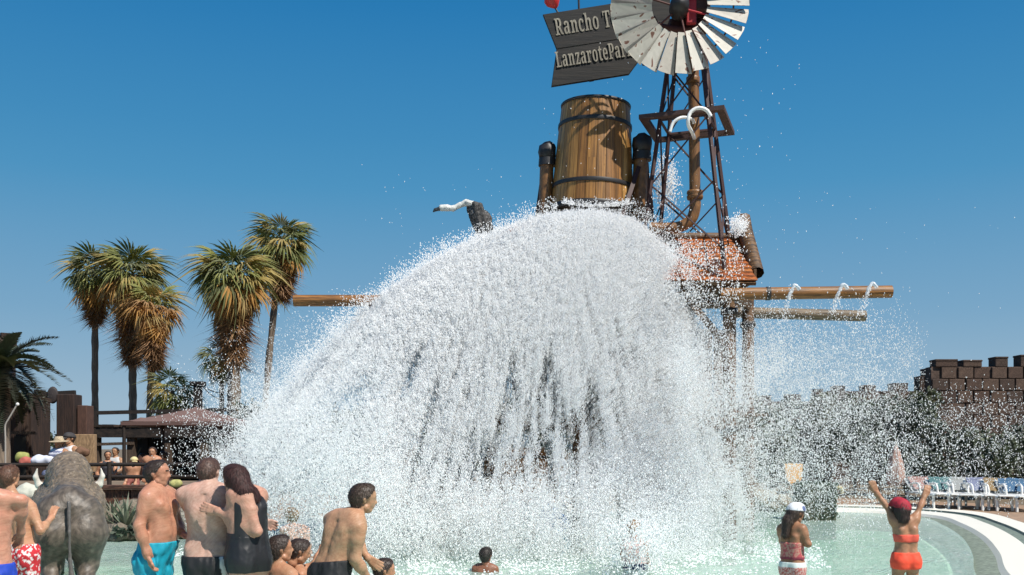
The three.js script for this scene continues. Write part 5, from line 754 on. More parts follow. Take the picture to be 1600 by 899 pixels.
// pergola, tent, gate frame, hut, poles
{
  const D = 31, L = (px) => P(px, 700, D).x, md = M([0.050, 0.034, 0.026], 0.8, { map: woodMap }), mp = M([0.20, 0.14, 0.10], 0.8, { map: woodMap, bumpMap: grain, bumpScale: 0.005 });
  const cx = (L(118) + L(480)) / 2, w = L(480) - L(118), t = thing('pergola', 'long dark wooden pergola bar with flat slatted roof behind the terrace', 'pergola', V(cx, 0.46, -D - 2.2));
  const h1 = yAt(684, D) - 0.46, h2 = yAt(652, D) - 0.46;
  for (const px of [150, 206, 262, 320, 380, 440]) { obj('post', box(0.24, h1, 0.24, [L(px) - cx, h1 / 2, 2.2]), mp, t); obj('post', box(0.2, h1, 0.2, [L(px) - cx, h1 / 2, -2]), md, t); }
  obj('fascia', box(w + 0.3, 0.3, 0.1, [0, h1 + 0.15, 2.36]), md, t); obj('fascia', box(w + 0.3, 0.3, 0.1, [0, h1 + 0.15, -2.2]), md, t);
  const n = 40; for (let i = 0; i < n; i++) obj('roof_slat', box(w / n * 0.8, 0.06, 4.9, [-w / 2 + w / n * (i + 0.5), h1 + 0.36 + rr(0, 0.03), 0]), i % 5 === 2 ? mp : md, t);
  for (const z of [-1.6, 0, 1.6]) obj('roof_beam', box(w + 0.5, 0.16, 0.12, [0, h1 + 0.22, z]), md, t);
  obj('upper_beam', box(w * 0.62, 0.12, 0.12, [-w * 0.16, yAt(641, D) - 0.46, 1.2], 0, 0, 0.025), md, t); obj('upper_beam', box(w * 0.5, 0.1, 0.1, [-w * 0.1, yAt(648, D) - 0.46, -1.4], 0, 0, -0.015), md, t);
  for (const px of [128, 236, 330]) obj('upper_post', box(0.14, yAt(640, D) - 0.46 - h1 - 0.3, 0.14, [L(px) - cx, (yAt(640, D) - 0.46 + h1 + 0.3) / 2, 1.2]), md, t);
  obj('crossbar', box(L(212) - L(144), 0.09, 0.08, [(L(178) + 0) - cx, yAt(694, D) - 0.46, 2.36], 0, 0, 0.03), mp, t);
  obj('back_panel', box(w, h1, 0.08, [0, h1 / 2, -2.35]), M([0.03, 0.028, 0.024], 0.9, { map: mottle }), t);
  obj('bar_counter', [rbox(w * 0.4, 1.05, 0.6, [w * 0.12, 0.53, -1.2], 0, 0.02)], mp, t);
  // tan wall left in the pergola
  const tw = P(131, 700, 28.2); const pl = obj('plaster_wall', rbox(P(149, 700, 28.2).x - P(113, 700, 28.2).x, yAt(679, 28.2) - 0.46, 0.2, [0, (yAt(679, 28.2) - 0.46) / 2, 0], 0, 0.02), M([0.50, 0.33, 0.19], 0.9, { map: mottle })); pl.position.set(tw.x, 0.46, tw.z); tag(pl, 'tan plastered wall panel behind the couple on the terrace', 'wall');
  // tables with white cups under the pergola
  [[172, 28], [232, 28.5]].forEach(([px, d], i) => { const p = P(px, 700, d), tb = thing('table', i ? 'dark round table under the maroon tent edge' : 'dark round table between the two front pergola posts', 'table', V(p.x, 0.46, p.z)); obj('table_top', place(new THREE.CylinderGeometry(0.5, 0.5, 0.04, 20), [0, 0.74, 0]), mp, tb); obj('leg', rod(V(0, 0, 0), V(0, 0.74, 0), 0.05), md, tb); obj('foot', place(new THREE.CylinderGeometry(0.05, 0.26, 0.06, 16), [0, 0.03, 0]), md, tb); });
  // maroon tent
  const d2 = 27, a = P(306, 635, d2), e = P(222, 661, d2), q = thing('tent_roof', 'faded maroon pyramid tent roof on posts in front of the pergola', 'tent', V(a.x, 0.46, a.z)), W = a.x - e.x, ey = e.y - 0.46, ay = a.y - 0.46, T = [];
  const N = 8, ht = (u, v) => lerp(ay, ey, Math.pow(Math.max(Math.abs(u), Math.abs(v)), 0.85));
  for (let i = -N; i < N; i++) for (let j = -N; j < N; j++) { const f = (x, y) => V(x / N * W, ht(x / N, y / N) + 0.02 * n3(x, y, 1), y / N * W); T.push(f(i, j), f(i, j + 1), f(i + 1, j + 1), f(i, j), f(i + 1, j + 1), f(i + 1, j)); }
  obj('canopy', tri(T), M([0.24, 0.145, 0.125], 0.85, { side: THREE.DoubleSide, map: mottle }), q);
  const va = []; for (const [sx, sz, r] of [[0, 1, 0], [0, -1, 0], [1, 0, 1], [-1, 0, 1]]) va.push(box(r ? 0.02 : 2 * W, 0.1, r ? 2 * W : 0.02, [sx * W * 1.003, ey - 0.05, sz * W * 1.003])); obj('valance', va, M([0.12, 0.07, 0.06], 0.85), q);
  for (const [x, z] of [[1, 1], [1, -1], [-1, 1], [-1, -1]]) obj('post', rod(V(x * W * 0.96, 0, z * W * 0.96), V(x * W * 0.96, ey, z * W * 0.96), 0.05), md, q);
  // gate frame
  const d3 = 29, g0 = P(62, 700, d3), G = thing('gate_frame', 'rustic dark gate frame with a round shield hung under its beam, left of the palms', 'gate', V(g0.x, 0.46, g0.z)), gx = (px) => P(px, 700, d3).x - g0.x, gy = (py) => yAt(py, d3) - 0.46;
  obj('post', box(0.24, gy(610), 0.24, [0, gy(610) / 2, 0]), md, G); obj('pillar', rbox(gx(122) - gx(95), gy(617), 0.6, [gx(108), gy(617) / 2, 0], 0, 0.03), M([0.085, 0.045, 0.032], 0.85, { map: woodMap, bumpMap: grain, bumpScale: 0.01 }), G);
  obj('beam', beam(V(gx(59), gy(617), 0), V(gx(117), gy(614), 0), 0.14, 0.14), md, G); obj('brace', beam(V(gx(63), gy(642), 0), V(gx(74), gy(617), 0), 0.1, 0.1), md, G); obj('brace', beam(V(gx(96), gy(632), 0), V(gx(88), gy(617), 0), 0.1, 0.1), md, G);
  obj('shield', place(lathe([[0, 0.05], [0.13, 0.04], [0.17, 0], [0.13, -0.04], [0, -0.05]], 16), [gx(84.5), gy(618), 0.1], Math.PI / 2, 0, 0, [1, 1, 1.5]), M([0.04, 0.03, 0.028], 0.7), G);
  obj('brick_pier', rbox(gx(138) - gx(123), gy(634), 0.5, [gx(131), gy(634) / 2, -0.1], 0, 0.02), M([0.14, 0.07, 0.05], 0.9, { map: mottle }), G);
  // hut at the left edge
  const d4 = 26, h0 = P(20, 700, d4), U = thing('wooden_hut', 'brown wooden hut in the shade of the date palm at the left edge', 'hut', V(h0.x, 0.46, h0.z)), ux = (px) => P(px, 700, d4).x - h0.x, uy = (py) => yAt(py, d4) - 0.46, mh = [[0.12, 0.065, 0.042], [0.09, 0.05, 0.034], [0.15, 0.085, 0.055]].map((c) => M(c, 0.85, { map: woodMap, bumpMap: grain, bumpScale: 0.006 }));
  for (let i = 0; i < 12; i++) { const x = lerp(ux(-60), ux(44), (i + 0.5) / 12), h = uy(618 + Math.abs(rr(0, 10))); obj('plank', box((ux(44) - ux(-60)) / 12 - 0.012, h, 0.06, [x, h / 2, rr(0, 0.03)]), mh[i % 3], U); }
  obj('side_wall', box(0.08, uy(622), 1.1, [ux(44), uy(622) / 2, -0.6]), mh[1], U); obj('roof', box(ux(47) - ux(-64), 0.1, 1.4, [(ux(47) + ux(-64)) / 2, uy(620), -0.5], 0, -0.08), mh[0], U);
  obj('shelf_rail', box(ux(70) - ux(20), 0.08, 0.08, [(ux(45)), uy(677), 0.5], 0, 0, -0.02), mp, U); obj('opening', box(ux(42) - ux(24), uy(682), 0.03, [ux(33), uy(682) / 2, 0.065]), M([0.02, 0.018, 0.014], 0.9), U);
  // watch tower far left
  const d5 = 46, k0 = P(0, 700, d5), K = thing('watch_tower', 'dark brown tower top above the date palm at the left edge', 'tower', V(k0.x, 0.4, k0.z)), kh = yAt(530, d5) - 0.4, kr = 22 / F * d5, mt = M([0.10, 0.06, 0.045], 0.9, { map: mottle, bumpMap: noiseBump, bumpScale: 0.03 });
  obj('wall', lathe([[kr * 1.05, 0], [kr, kh * 0.6], [kr, kh - 0.4], [kr * 1.08, kh - 0.35], [kr * 1.08, kh], [0, kh]], 14), mt, K); for (let i = 0; i < 8; i++) obj('merlon', box(0.36, 0.24, 0.2, [Math.cos(i * 0.785) * kr * 0.95, kh + 0.11, Math.sin(i * 0.785) * kr * 0.95], -i * 0.785 + 1.57), mt, K);
  // lamp post, cable post with cables
  const lp = P(8, 700, 18.7), Lm = thing('lamp_post', 'thin pale angled lamp post at the left edge', 'lamp post', V(lp.x, 1.14, lp.z)), ml = M([0.36, 0.32, 0.28], 0.5); obj('pole', tube([V(0, 0, 0), V(0.0, 0.9, 0), V(0.0, yAt(664, 18.7) - 1.14, 0), V(0.04, yAt(658, 18.7) - 1.14, 0), V(P(26, 700, 18.7).x - lp.x, yAt(633, 18.7) - 1.14, 0)], 0.016, 30, 7), ml, Lm); obj('lamp_head', place(new THREE.SphereGeometry(0.032, 10, 8), [P(27, 700, 18.7).x - lp.x, yAt(632, 18.7) - 1.14, 0]), M([0.75, 0.72, 0.68], 0.3), Lm);
  const c0 = P(309, 700, 36), C = thing('cable_post', 'dark square post with slack cables beside the low green palm', 'post', V(c0.x, 0.46, c0.z)), ch = yAt(600, 36) - 0.46; obj('post', box(0.26, ch, 0.26, [0, ch / 2, 0]), md, C); obj('cap', rbox(0.5, 0.16, 0.4, [0, ch, 0], 0, 0.02), md, C); for (const [x, y] of [[352, 617], [350, 628]]) { const e2 = P(x, y, 36.5).sub(C.position); obj('cable', tube([V(0.1, ch - 0.02, 0), V(e2.x * 0.55, lerp(ch, e2.y, 0.5) - 0.06, 0), e2], 0.018, 12, 5), mBlack, C); }
}
// ---------------------------------------------------------------- right bank: battlement wall, parasol, loungers, sign, planted block
{
  const mats = [[0.17, 0.105, 0.078], [0.135, 0.088, 0.068], [0.21, 0.135, 0.1]].map((c) => M(c, 0.9, { map: mottle, bumpMap: noiseBump, bumpScale: 0.03 }));
  const wall = (label, D0, D1, px0, px1, pyWall, merl, pyBase) => {
    const a = P(px0, 700, D0), b = P(px1, 700, D1), c = a.clone().lerp(b, 0.5), t = thing('battlement_wall', label, 'wall', V(c.x, 0.45, c.z)), len = a.distanceTo(b), ang = Math.atan2(a.z - b.z, b.x - a.x); t.rotation.y = ang;
    const Dm = (D0 + D1) / 2, h = yAt(pyWall, Dm) - 0.45, nx = Math.max(2, Math.round(len / 0.62)), rows = 10;
    obj('wall', box(len, h, 0.5, [0, h / 2, -0.06]), mats[1], t);
    for (let r = 0; r < rows; r++) for (let i = 0; i < nx; i++) { const w = len / nx, x = -len / 2 + w * (i + 0.5 + (r % 2 ? 0.5 : 0)); if (x > len / 2 - w * 0.3) continue; obj('stone', rbox(w * rr(0.9, 1.0) - 0.012, h / rows - 0.012, 0.1 + rr(0, 0.07), [x + rr(-0.02, 0.02), h / rows * (r + 0.5), 0.19], 0, 0.03), mats[Math.floor(rnd() * 3)], t); }
    for (const [m0, m1, top] of merl) { const f = (px) => { const k = (px - px0) / (px1 - px0); return (k - 0.5) * len; }, w = f(m1) - f(m0), mh = yAt(top, Dm) - 0.45 - h; obj('merlon', [rbox(w * 0.92, mh, 0.55, [f((m0 + m1) / 2), h + mh / 2 - 0.02, 0], 0, 0.04), rbox(w * 0.95, 0.07, 0.58, [f((m0 + m1) / 2), h + mh, 0], 0, 0.02)], mats[Math.floor(rnd() * 3)], t); }
  };
  wall('high dark brown battlement wall with capped merlons at the right edge', 36, 36, 1452, 1660, 574, [[1456, 1493, 564], [1499, 1531, 565], [1549, 1571, 560], [1588, 1618, 557], [1630, 1652, 556]]);
  wall('lower battlement wall stepping down left of the high brown wall', 38, 38, 1290, 1456, 612, [[1300, 1318, 605], [1345, 1366, 604], [1390, 1416, 601], [1432, 1441, 590], [1442, 1452, 578]]);
  wall('low dark wall half hidden behind the right hand bushes', 40, 40, 1150, 1292, 628, [[1180, 1204, 620], [1226, 1250, 618], [1270, 1284, 610]]);
  // closed parasol
  const d = 24.5, p = P(1400, 700, d), pa = thing('closed_parasol', 'closed pinkish brown parasol standing behind the girl with raised arms', 'parasol', V(p.x, GY, p.z)), y = (py) => yAt(py, d) - GY;
  const pg = lathe([[0, y(694)], [0.03, y(697)], [0.1, y(706)], [0.17, y(722)], [0.22, y(742)], [0.2, y(756)], [0.12, y(760)]], 20), a = pg.attributes.position; for (let i = 0; i < a.count; i++) { const th = Math.atan2(a.getZ(i), a.getX(i)), k = 1 + 0.16 * Math.sin(th * 8 + a.getY(i)) + 0.08 * n3(a.getX(i) * 6, a.getY(i) * 3, a.getZ(i) * 6); a.setX(i, a.getX(i) * k); a.setZ(i, a.getZ(i) * k); } pg.computeVertexNormals();
  obj('canopy', pg, M([0.42, 0.27, 0.22], 0.85, { side: THREE.DoubleSide }), pa); obj('pole', rod(V(0, 0, 0), V(0, y(690), 0), 0.028), M([0.5, 0.48, 0.44], 0.5), pa); obj('base', lathe([[0, 0.1], [0.18, 0.09], [0.26, 0.03], [0.26, 0], [0, 0]], 18), rockM, pa);
  // sun loungers
  const towels = [[0.07, 0.16, 0.165], [0.17, 0.19, 0.28], [0.24, 0.165, 0.08], [0.05, 0.12, 0.21], [0.30, 0.18, 0.16], [0.28, 0.29, 0.28]], tn = ['teal', 'lilac blue', 'ochre', 'dark blue', 'pink', 'pale grey'];
  const mW = M([0.74, 0.73, 0.69], 0.45);
  [[1452, 23.6, 0.5, 4], [1482, 23.3, 0.4, 0], [1512, 23, 0.2, 5], [1540, 22.8, 0.3, 1], [1566, 22.5, 0.25, 2], [1592, 22.2, 0.3, 3]].forEach(([px, D, turn, k], i) => {
    const q = P(px, 700, D), t = thing('sun_lounger', `white plastic sun lounger with a ${tn[k]} towel, ${['leftmost of the row', 'second of the row', 'third of the row', 'fourth of the row', 'fifth of the row', 'last of the row at the right'][i]}`, 'sun lounger', V(q.x, GY + 0.004, q.z), turn - 0.5, 'sun loungers on the deck by the bushes');
    for (const s of [-1, 1]) obj('side_rail', tube([V(0.3 * s, 0.3, -0.6), V(0.3 * s, 0.32, 0.2), V(0.3 * s, 0.3, 1.1)], 0.035, 14, 7), mW, t);
    for (let j = 0; j < 8; j++) obj('slat', rbox(0.58, 0.03, 0.14, [0, 0.335, -0.1 + j * 0.16], 0, 0.01), mW, t);
    for (let j = 0; j < 4; j++) { const u = (j + 0.5) / 4; obj('back_slat', rbox(0.58, 0.03, 0.15, [0, 0.35 + u * 0.26, -0.22 - u * 0.46], 0, 0.01, 0.52), mW, t); }
    for (const s of [-1, 1]) { obj('back_rail', rod(V(0.3 * s, 0.33, -0.18), V(0.3 * s, 0.63, -0.72), 0.03), mW, t); obj('armrest', tube([V(0.34 * s, 0.3, 0.34), V(0.35 * s, 0.52, 0.26), V(0.35 * s, 0.55, 0), V(0.33 * s, 0.5, -0.3)], 0.028, 16, 6), mW, t); for (const z of [-0.5, 0.95]) obj('leg', rod(V(0.3 * s, 0.3, z), V(0.31 * s, 0, z + 0.04), 0.035, 0.028), mW, t); }
    const tw = obj('towel', new THREE.PlaneGeometry(0.56, 0.8, 10, 14), M(towels[k], 0.9, { side: THREE.DoubleSide })); scene.remove(tw); { const a2 = tw.geometry.attributes.position; for (let j = 0; j < a2.count; j++) { const u = (a2.getY(j) + 0.4) / 0.8; a2.setXYZ(j, a2.getX(j), 0.40 + u * 0.29 + 0.015 * n3(a2.getX(j) * 8, u * 6, i), -0.12 - u * 0.56 - (u > 0.85 ? -0.05 : 0)); } tw.geometry.computeVertexNormals(); } tw.name = 'towel'; t.add(tw);
  });
  // shield sign, planted block, tap
  const d6 = 25.5, s0 = P(1240, 742, d6), sg = thing('shield_sign', 'pale orange shield shaped sign on a post beyond the pool, seen through spray', 'sign', s0), sc = F / d6;
  const sh = new THREE.Shape(); sh.moveTo(-0.24, 0.26); sh.quadraticCurveTo(-0.12, 0.3, 0, 0.26); sh.quadraticCurveTo(0.12, 0.3, 0.22, 0.26); sh.lineTo(0.2, -0.08); sh.quadraticCurveTo(0.14, -0.22, 0, -0.28); sh.quadraticCurveTo(-0.14, -0.2, -0.19, -0.06); sh.closePath();
  obj('board', new THREE.ExtrudeGeometry(sh, { depth: 0.05, bevelSize: 0.01, bevelThickness: 0.01, bevelSegments: 2 }), M([0.78, 0.45, 0.15], 0.5), sg); obj('post', rod(V(0, GY - s0.y, -0.05), V(0, 0.2, -0.05), 0.04), mPost, sg);
  const d7 = 20.6, b0 = P(1273, 700, d7), bl = thing('planted_block', 'square stone block overgrown with green plants standing at the edge of the pool', 'planter', V(b0.x, 0, b0.z)), bw = 50 / F * d7, bh = yAt(757, d7);
  obj('block', rbox(bw, bh, bw, [0, bh / 2, 0], 0.15, 0.04), M([0.17, 0.18, 0.13], 0.85, { map: mottle, bumpMap: noiseBump, bumpScale: 0.02 }), bl);
  const T = []; for (let i = 0; i < 2200; i++) { const f = Math.floor(rnd() * 5), u = rr(-0.5, 0.5) * bw, v = rr(0.42, bh), w = rr(-0.5, 0.5) * bw, q = f === 0 ? V(u, v, bw / 2) : f === 1 ? V(u, v, -bw / 2) : f === 2 ? V(bw / 2, v, u) : f === 3 ? V(-bw / 2, v, u) : V(u, bh, w); q.add(V(gauss() * 0.04, gauss() * 0.03, gauss() * 0.04)); const dd = V(gauss(), gauss(), gauss()).normalize(), ee = V(gauss(), gauss(), gauss()).normalize(); T.push(q, q.clone().addScaledVector(dd, 0.07).addScaledVector(ee, 0.03), q.clone().addScaledVector(dd, 0.07).addScaledVector(ee, -0.03)); }
  tag(obj('plants', tri(T), leafM([0.06, 0.10, 0.055], 0.3), bl), null, null, null, 'stuff');
  obj('spout', tube([V(bw / 2 - 0.05, bh - 0.12, 0.1), V(bw / 2 + 0.12, bh - 0.06, 0.1), V(bw / 2 + 0.2, bh - 0.1, 0.1), V(bw / 2 + 0.2, bh - 0.2, 0.1)], 0.045, 16, 8), M([0.5, 0.42, 0.25], 0.5), bl);
  [[1192, 783, 23.5, 1.1, 0.6], [1222, 788, 23.2, 0.9, 0.5], [1168, 780, 23.6, 0.9, 0.6], [1252, 778, 23.8, 0.9, 0.5]].forEach(([x, y2, D, w, h], i) => boulder('pale rounded stone on the far bank, ' + ['second from the brown posts', 'below the shield sign on the left', 'right beside the brown posts', 'behind the planted block'][i], x, y2, D, w, h, { group: 'stones on the far bank', m: M([0.42, 0.38, 0.30], 0.85, { map: mottle, bumpMap: noiseBump, bumpScale: 0.02 }) }));
}

// ---------------------------------------------------------------- water in the air: drops as small uneven blobs
{
  const blob = new THREE.IcosahedronGeometry(1, 1); { const a = blob.attributes.position; for (let i = 0; i < a.count; i++) { const k = 0.86 + 0.28 * n3(a.getX(i) * 1.6, a.getY(i) * 1.6, a.getZ(i) * 1.6); a.setXYZ(i, a.getX(i) * k, a.getY(i) * k, a.getZ(i) * k); } blob.computeVertexNormals(); }
  const foam = new THREE.MeshPhysicalMaterial({ color: lin(0.985, 0.99, 0.99), roughness: 1, transmission: 0.45, thickness: 0, specularIntensity: 0.5 });
  const m4 = new THREE.Matrix4(), qt = new THREE.Quaternion(), dir = V(0, 1, 0), sc = V(1, 1, 1);
  const mist = (() => { const l = []; for (let i = 0; i < 22; i++) { const g = new THREE.OctahedronGeometry(rr(0.028, 0.06), 0); g.rotateX(rr(0, 3)); g.rotateY(rr(0, 3)); g.translate(gauss() * 1.2, gauss() * 1.2, gauss() * 1.2); l.push(g); } return merge(l); })();
  function drops(name, label, list, geo = blob) {                       // list of [x, y, z, r, stretch, vx, vy, vz]
    const im = new THREE.InstancedMesh(geo, foam, list.length); im.name = name; im.castShadow = im.receiveShadow = true;
    list.forEach(([x, y, z, r, st, vx, vy, vz], i) => { dir.set(vx ?? 0, vy ?? 1, vz ?? 0).normalize(); qt.setFromUnitVectors(UP, dir); sc.set(r * rr(0.7, 1.15), r * st, r * rr(0.7, 1.15)); m4.compose(V(x, y, z), qt, sc); im.setMatrixAt(i, m4); });
    scene.add(im); tag(im, label, 'water', null, 'stuff'); return im;
  }
  // a puff: a loose cluster of fine drops, one unit across
  const puff = (() => { const l = []; for (let i = 0; i < 14; i++) { const g = new THREE.OctahedronGeometry(rr(0.1, 0.19), 0); g.rotateX(rr(0, 3)); g.rotateY(rr(0, 3)); g.translate(gauss() * 0.75, gauss() * 0.75, gauss() * 0.75); l.push(g); } return merge(l); })();
  const D0 = 16.5, S0 = F / D0, tab = [[346, 862, 962], [354, 825, 990], [374, 772, 1012], [392, 724, 1034], [418, 676, 1052], [478, 590, 1070], [560, 508, 1082], [640, 436, 1096], [720, 376, 1122], [800, 352, 1150], [860, 362, 1172]].map(([py, a, b]) => [yAt(py, D0), (a - CX) / S0, (b - CX) / S0]);
  const edge = (h) => { let i = 0; while (i < tab.length - 2 && h < tab[i + 1][0]) i++; const [h0, a0, b0] = tab[i], [h1, a1, b1] = tab[i + 1], t = clamp((h - h0) / (h1 - h0), 0, 1); return [lerp(a0, a1, t), lerp(b0, b1, t)]; };
  const top = tab[0][0], list = [], big = [];
  const put = (arr, x, y, z, r, st, v) => arr.push([x, y, z, r, st, ...(v ?? [])]);
  // the curtain: a bell of falling drops, thick at the skin, hollow behind it
  let tries = 0;
  while (list.length + big.length < 420000 && tries++ < 3e6) {
    const h = lerp(0.38, top + 0.08, Math.pow(rnd(), 0.92)), [xa, xb] = edge(h); if (rnd() > (xb - xa) / 8.2) continue;
    const w = (xb - xa) / 2, cx = (xa + xb) / 2, a = rr(-1, 1), u = 1 - h / top, reach = 0.5 + 3.2 * Math.pow(u, 0.75), back = 0.3 + 1.5 * Math.pow(u, 0.8), front = rnd() < 0.76;
    const bow = Math.sqrt(Math.max(0, 1 - a * a)), depth = -Math.log(1 - rnd() * 0.98) * (0.16 + 0.34 * u);
    let b = front ? reach * bow - depth : -back * bow + depth; if (front && b < -back * bow) continue;
    const e = a > 0.6 ? 0.06 + 0.3 * u : 0.06 + 0.14 * u, x = cx + a * w + gauss() * e, y = h + gauss() * 0.07, z = -D0 + b + gauss() * 0.08;
    const sx = x * D0 / -z;                                  // gaps and denser streams
    const ph = (x - 0.5) / (1 + 0.42 * (top - y)), q = b * 0.35, n = fbm(ph * 3.2 + 3, y * 0.42, q, 2) * 0.5 + 0.34 * n3(ph * 11, y * 0.7, q * 2) + 0.26 * n3(ph * 26, y * 1.3, q * 3);
    const gap = Math.exp(-(((x - 0.15) / 1.7) ** 2 + ((y - 2.2) / 1.5) ** 2)), stream = Math.exp(-(((x - 2.1) / 0.5) ** 2)) * smooth(y, 1.2, 2.4), up = smooth(y, 2.6, 4.8);
    const bias = lerp(0.04, 0.5, up) - 0.1 * gap + 0.35 * stream + (x < -2.2 ? -0.26 : 0) - (x > 2.9 ? 0.2 : 0);
    if (rnd() > smooth(n + bias, -0.5, 0.6)) continue;
    const v = [(x - cx) * 0.28 + gauss() * 0.25, 1, b * 0.15 + gauss() * 0.25];
    if (rnd() < lerp(0.4, 0.14, up)) put(big, x, y, z, 0.0062 * Math.exp(gauss() * 0.55), rr(1.2, 3.6), v);
    else if (rnd() < lerp(x < -2 ? 0.22 : 0.42, 1, up)) put(list, x, y, z, 0.024 * rr(0.7, 1.35), rr(1.5, 4), v);
  }
  drops('large_drops', 'larger glinting drops in the skin of the falling water', big);
  drops('water_curtain', 'huge white bell of water crashing down from the tipping barrel', list, puff);
  // fringe of stray drops thrown off the skin, and splashes leaping from the roof
  const fr = [];
  for (let i = 0; i < 42000; i++) {
    const h = lerp(0.5, top + 0.1, rnd()), [xa, xb] = edge(h), left = rnd() < 0.6, d = -Math.log(1 - rnd() * 0.995) * (left ? 0.11 : 0.2), n = n3(h * 2.5, left ? 1 : 8, 3), x = left ? xa - d * (1 + n) + 0.05 : xb + d * (1 + n) - 0.05;
    put(fr, x, h + gauss() * 0.1, -D0 + rr(-0.8, 1.2), 0.0058 * rr(0.5, 1.6), rr(1, 2), [left ? -0.5 : 0.4, 1, 0]);
  }
  for (let i = 0; i < 26000; i++) {                          // crest on the roof
    const t = rnd(), px = lerp(735, 1045, t), line = px < 920 ? lerp(386, 338, Math.pow((px - 735) / 185, 0.75)) : lerp(336, 400, Math.pow((px - 920) / 125, 1.6)), up = -Math.log(1 - rnd() * 0.99) * 5.5 * (1 + 0.8 * n3(px * 0.05, 2, 2)), p = P(px + gauss() * 4, line - up + 6, rr(15.9, 16.9)); put(fr, p.x, p.y, p.z, 0.006 * rr(0.6, 1.6), rr(1, 2), [gauss(), 1, gauss()]);
  }
  for (let i = 0; i < 2800; i++) {                           // over the right end of the roof and its gable
    const p = P(lerp(1045, 1160, Math.pow(rnd(), 1.5)) + gauss() * 10, rr(380, 475) + gauss() * 8, rr(14.6, 15.9)); if (n3(p.x * 3, p.y * 3, p.z) < -0.1 && rnd() < 0.7) continue; put(fr, p.x, p.y, p.z, 0.0075 * rr(0.6, 1.6), rr(1, 2));
  }
  for (let i = 0; i < 900; i++) { const p = P(1154 + gauss() * 12, 352 + gauss() * 13, rr(15.4, 16)); put(fr, p.x, p.y, p.z, 0.008 * rr(0.6, 1.6), 1.3); }
  for (let i = 0; i < 1700; i++) { const p = P(1040 + gauss() * 17, 288 + gauss() * 36, rr(17.6, 18.4)); put(fr, p.x, p.y, p.z, 0.009 * rr(0.5, 1.5), 1.4); }   // behind the lattice
  for (let i = 0; i < 160; i++) { const p = P(lerp(840, 1170, rnd()), lerp(150, 345, rnd()), rr(15.5, 17.5)); put(fr, p.x, p.y, p.z, 0.006 * rr(0.5, 1.3), 1.5); }
  for (let i = 0; i < 50; i++) { const p = P(lerp(560, 860, rnd()), lerp(250, 400, rnd()), rr(15.5, 17.5)); put(fr, p.x, p.y, p.z, 0.0065 * rr(0.5, 1.3), 1.5); }
  for (let i = 0; i < 2600; i++) { const t = rnd(), p = P(lerp(878, 990, t) + gauss() * 3, 318 - Math.abs(gauss()) * 8 + 6 * Math.sin(t * 3), rr(16.15, 16.4)); if (n2(t * 14, 3) > 0) put(fr, p.x, p.y, p.z, 0.007 * rr(0.6, 1.4), 1.2); }
  drops('stray_drops', 'stray drops and crests flung off the falling water and the roof', fr);
  // drifting spray right and left of the curtain
  const dr = [], veil = [];
  const add = (n, x0, x1, y0, y1, D1, D2, r, dens) => { for (let i = 0; i < n; i++) { const px = rr(x0, x1), py = rr(y0, y1); if (rnd() > dens(px, py)) continue; const D = rr(D1, D2), p = P(px, py, D); if (p.y < 0.42) continue; put(r < 0.001 ? veil : dr, p.x, p.y, p.z, (r < 0.001 ? r * 150 : r) * rr(0.5, 1.6), rr(1, 2.2), [gauss() * 0.5, 1, gauss() * 0.5]); } };
  const cl = (px, py, f, z) => 0.5 + 0.75 * fbm(px * f, py * f * 0.8, z, 2);
  add(32000, 1050, 1470, 440, 860, 13, 19, 0.00068, (x, y) => Math.exp(-Math.max(0, x - 1080) / 170) * smooth(y, 450 + (x - 1060) * 0.03, 600) * (1 - smooth(x, 1390, 1470)) * clamp(0.35 + 0.65 * cl(x, y, 0.012, 1), 0.15, 1) * (y > 790 ? 0.2 : 1 - 0.55 * smooth(y, 590, 680)));
  add(60000, 1090, 1640, 590, 800, 13, 20, 0.0052, (x, y) => (0.6 * Math.exp(-Math.max(0, x - 1180) / 300) + 0.1) * smooth(y, 590, 650) * (1 - 0.8 * smooth(y, 745, 800)) * clamp(cl(x, y, 0.03, 5), 0, 1));
  add(13000, 320, 620, 500, 850, 12.5, 18, 0.00062, (x, y) => { const e = (edge(yAt(y, D0))[0] * S0 + CX), d = e - x; return (d < 0 ? 0.6 : Math.exp(-d / 42)) * clamp(cl(x, y, 0.02, 9), 0.15, 1); });
  add(5000, 380, 700, 600, 850, 11.2, 14, 0.00066, (x, y) => Math.exp(-(((x - 500) / 110) ** 2 + ((y - 740) / 110) ** 2)));
  add(34000, 500, 1230, 690, 899, 12.2, 14.6, 0.0064, (x, y) => clamp(cl(x, y, 0.03, 8), 0, 1) * smooth(y, 690, 800) * (1 - smooth(x, 1030, 1160)));
  add(19000, 520, 1230, 700, 899, 12.4, 14.6, 0.0007, (x, y) => clamp(cl(x, y, 0.02, 14), 0, 1) * smooth(y, 700, 850) * smooth(x, 520, 620) * (1 - smooth(x, 1030, 1160)));
  add(9000, 930, 1060, 800, 899, 11.3, 12.05, 0.006, (x, y) => Math.exp(-(((x - 1000) / 50) ** 2 + ((y - 845) / 40) ** 2)));
  add(600, 1150, 1600, 300, 620, 12, 18, 0.0055, (x, y) => Math.exp(-Math.max(0, x - 1200) / 150) * 0.6);
  add(300, 900, 1250, 60, 420, 13, 18, 0.006, () => 0.5);
  add(2500, 1090, 1640, 585, 800, 13, 20, 0.00068, (x, y) => (0.8 * Math.exp(-Math.max(0, x - 1180) / 300) + 0.1) * smooth(y, 585, 660) * (1 - 0.8 * smooth(y, 745, 800)) * clamp(cl(x, y, 0.025, 3), 0.1, 1));
  add(15000, 215, 470, 545, 745, 13, 18, 0.0048, (x, y) => smooth(x, 215, 400) * smooth(y, 545, 640));
  drops('spray_veil', 'thin veil of fine spray hanging round the curtain', veil, mist);
  drops('drifting_spray', 'fine spray drifting in front of the bushes and the pool right and left of the curtain', dr);
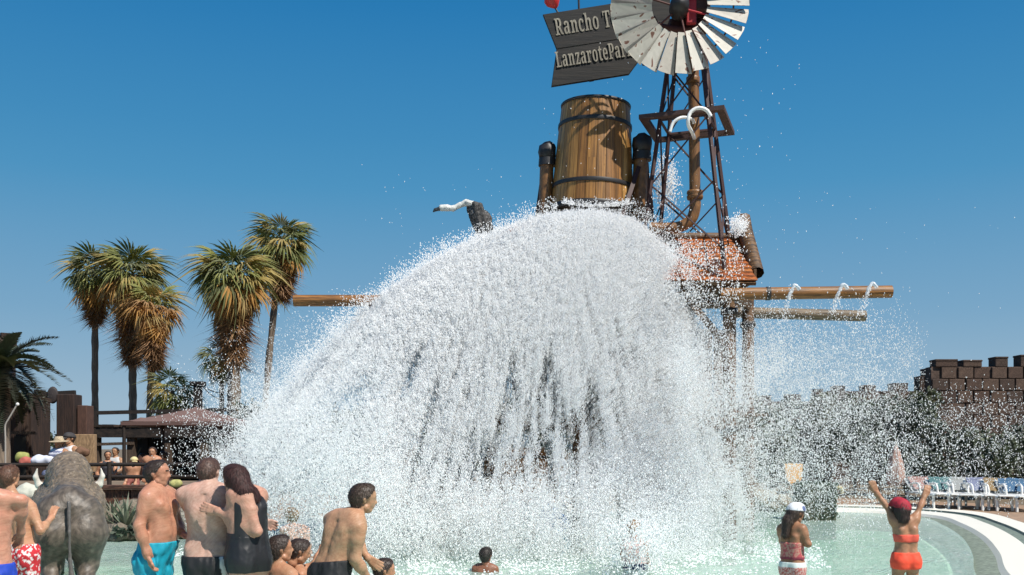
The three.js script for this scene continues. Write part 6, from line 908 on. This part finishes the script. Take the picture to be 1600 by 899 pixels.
  // foam where the water lands
  const fo = [];
  for (let i = 0; i < 26000; i++) { const x = rr(-5, 4.5), z = -rr(10.8, 17.5); if (Math.hypot((x + 0.3) / 4.4, (z + 14.2) / 3.2) > 1 + 0.25 * n2(x, z) || fbm(x * 1.6, z * 1.6, 1, 3) < -0.15) continue; put(fo, x, WL + rr(0, 0.02) + Math.max(0, gauss()) * 0.1, z, 0.012 * rr(0.6, 1.7), 0.7); }
  drops('foam', 'white foam boiling on the pool under the curtain', fo);
  // jets from the spout pipes
  const jm = new THREE.MeshPhysicalMaterial({ color: lin(0.88, 0.92, 0.94), roughness: 0.3, transmission: 0.45, thickness: 0 });
  const jet = (label, px, py, D, k) => { const p = P(px, py, D), j = thing('water_jet', label, 'water jet', p, 0, 'jets from the spout pipes'), pts = []; for (let i = 0; i <= 8; i++) { const t = i / 8 * k; pts.push(V(-0.28 * t, 0.13 * Math.min(1, t * 4) * (1 - t * 0.4) - 0.62 * t * t, 0.12)); } const g = tube(pts, 0.028, 30, 8), a = g.attributes.position; for (let i = 0; i < a.count; i++) { const q = 1 + 0.4 * n3(a.getX(i) * 9 + px, a.getY(i) * 9, a.getZ(i) * 30); a.setZ(i, 0.12 + (a.getZ(i) - 0.12) * q); a.setX(i, a.getX(i) + 0.012 * n3(a.getX(i) * 20, a.getY(i) * 20, px)); } g.computeVertexNormals(); obj('stream', g, jm, j); const l = []; for (let i = 0; i < 120; i++) { const t = k * (0.7 + Math.pow(rnd(), 0.7) * 0.9); l.push([-0.28 * t + gauss() * 0.06 * t, 0.1 - 0.62 * t * t, 0.12 + gauss() * 0.07, 0.0055 * rr(0.6, 1.6), 1.8]); } const im = new THREE.InstancedMesh(blob, foam, l.length); im.name = 'drops'; l.forEach(([x, y, z, r, st], i) => { m4.compose(V(x, y, z), new THREE.Quaternion(), V(r, r * st, r)); im.setMatrixAt(i, m4); }); j.add(im); tag(im, null, null, null, 'stuff'); };
  jet('curved water jet from the upper right spout pipe, nearest the posts', 1246, 455, 15.5, 0.62); jet('curved water jet from the upper right spout pipe, in the middle', 1321, 454, 15.5, 0.58); jet('curved water jet near the closed end of the upper right spout pipe', 1366, 452, 15.5, 0.58);
  console.log('drops', list.length, big.length, veil.length, fr.length, dr.length, fo.length, 'tries', tries);
}
renderer.render(scene, camera);
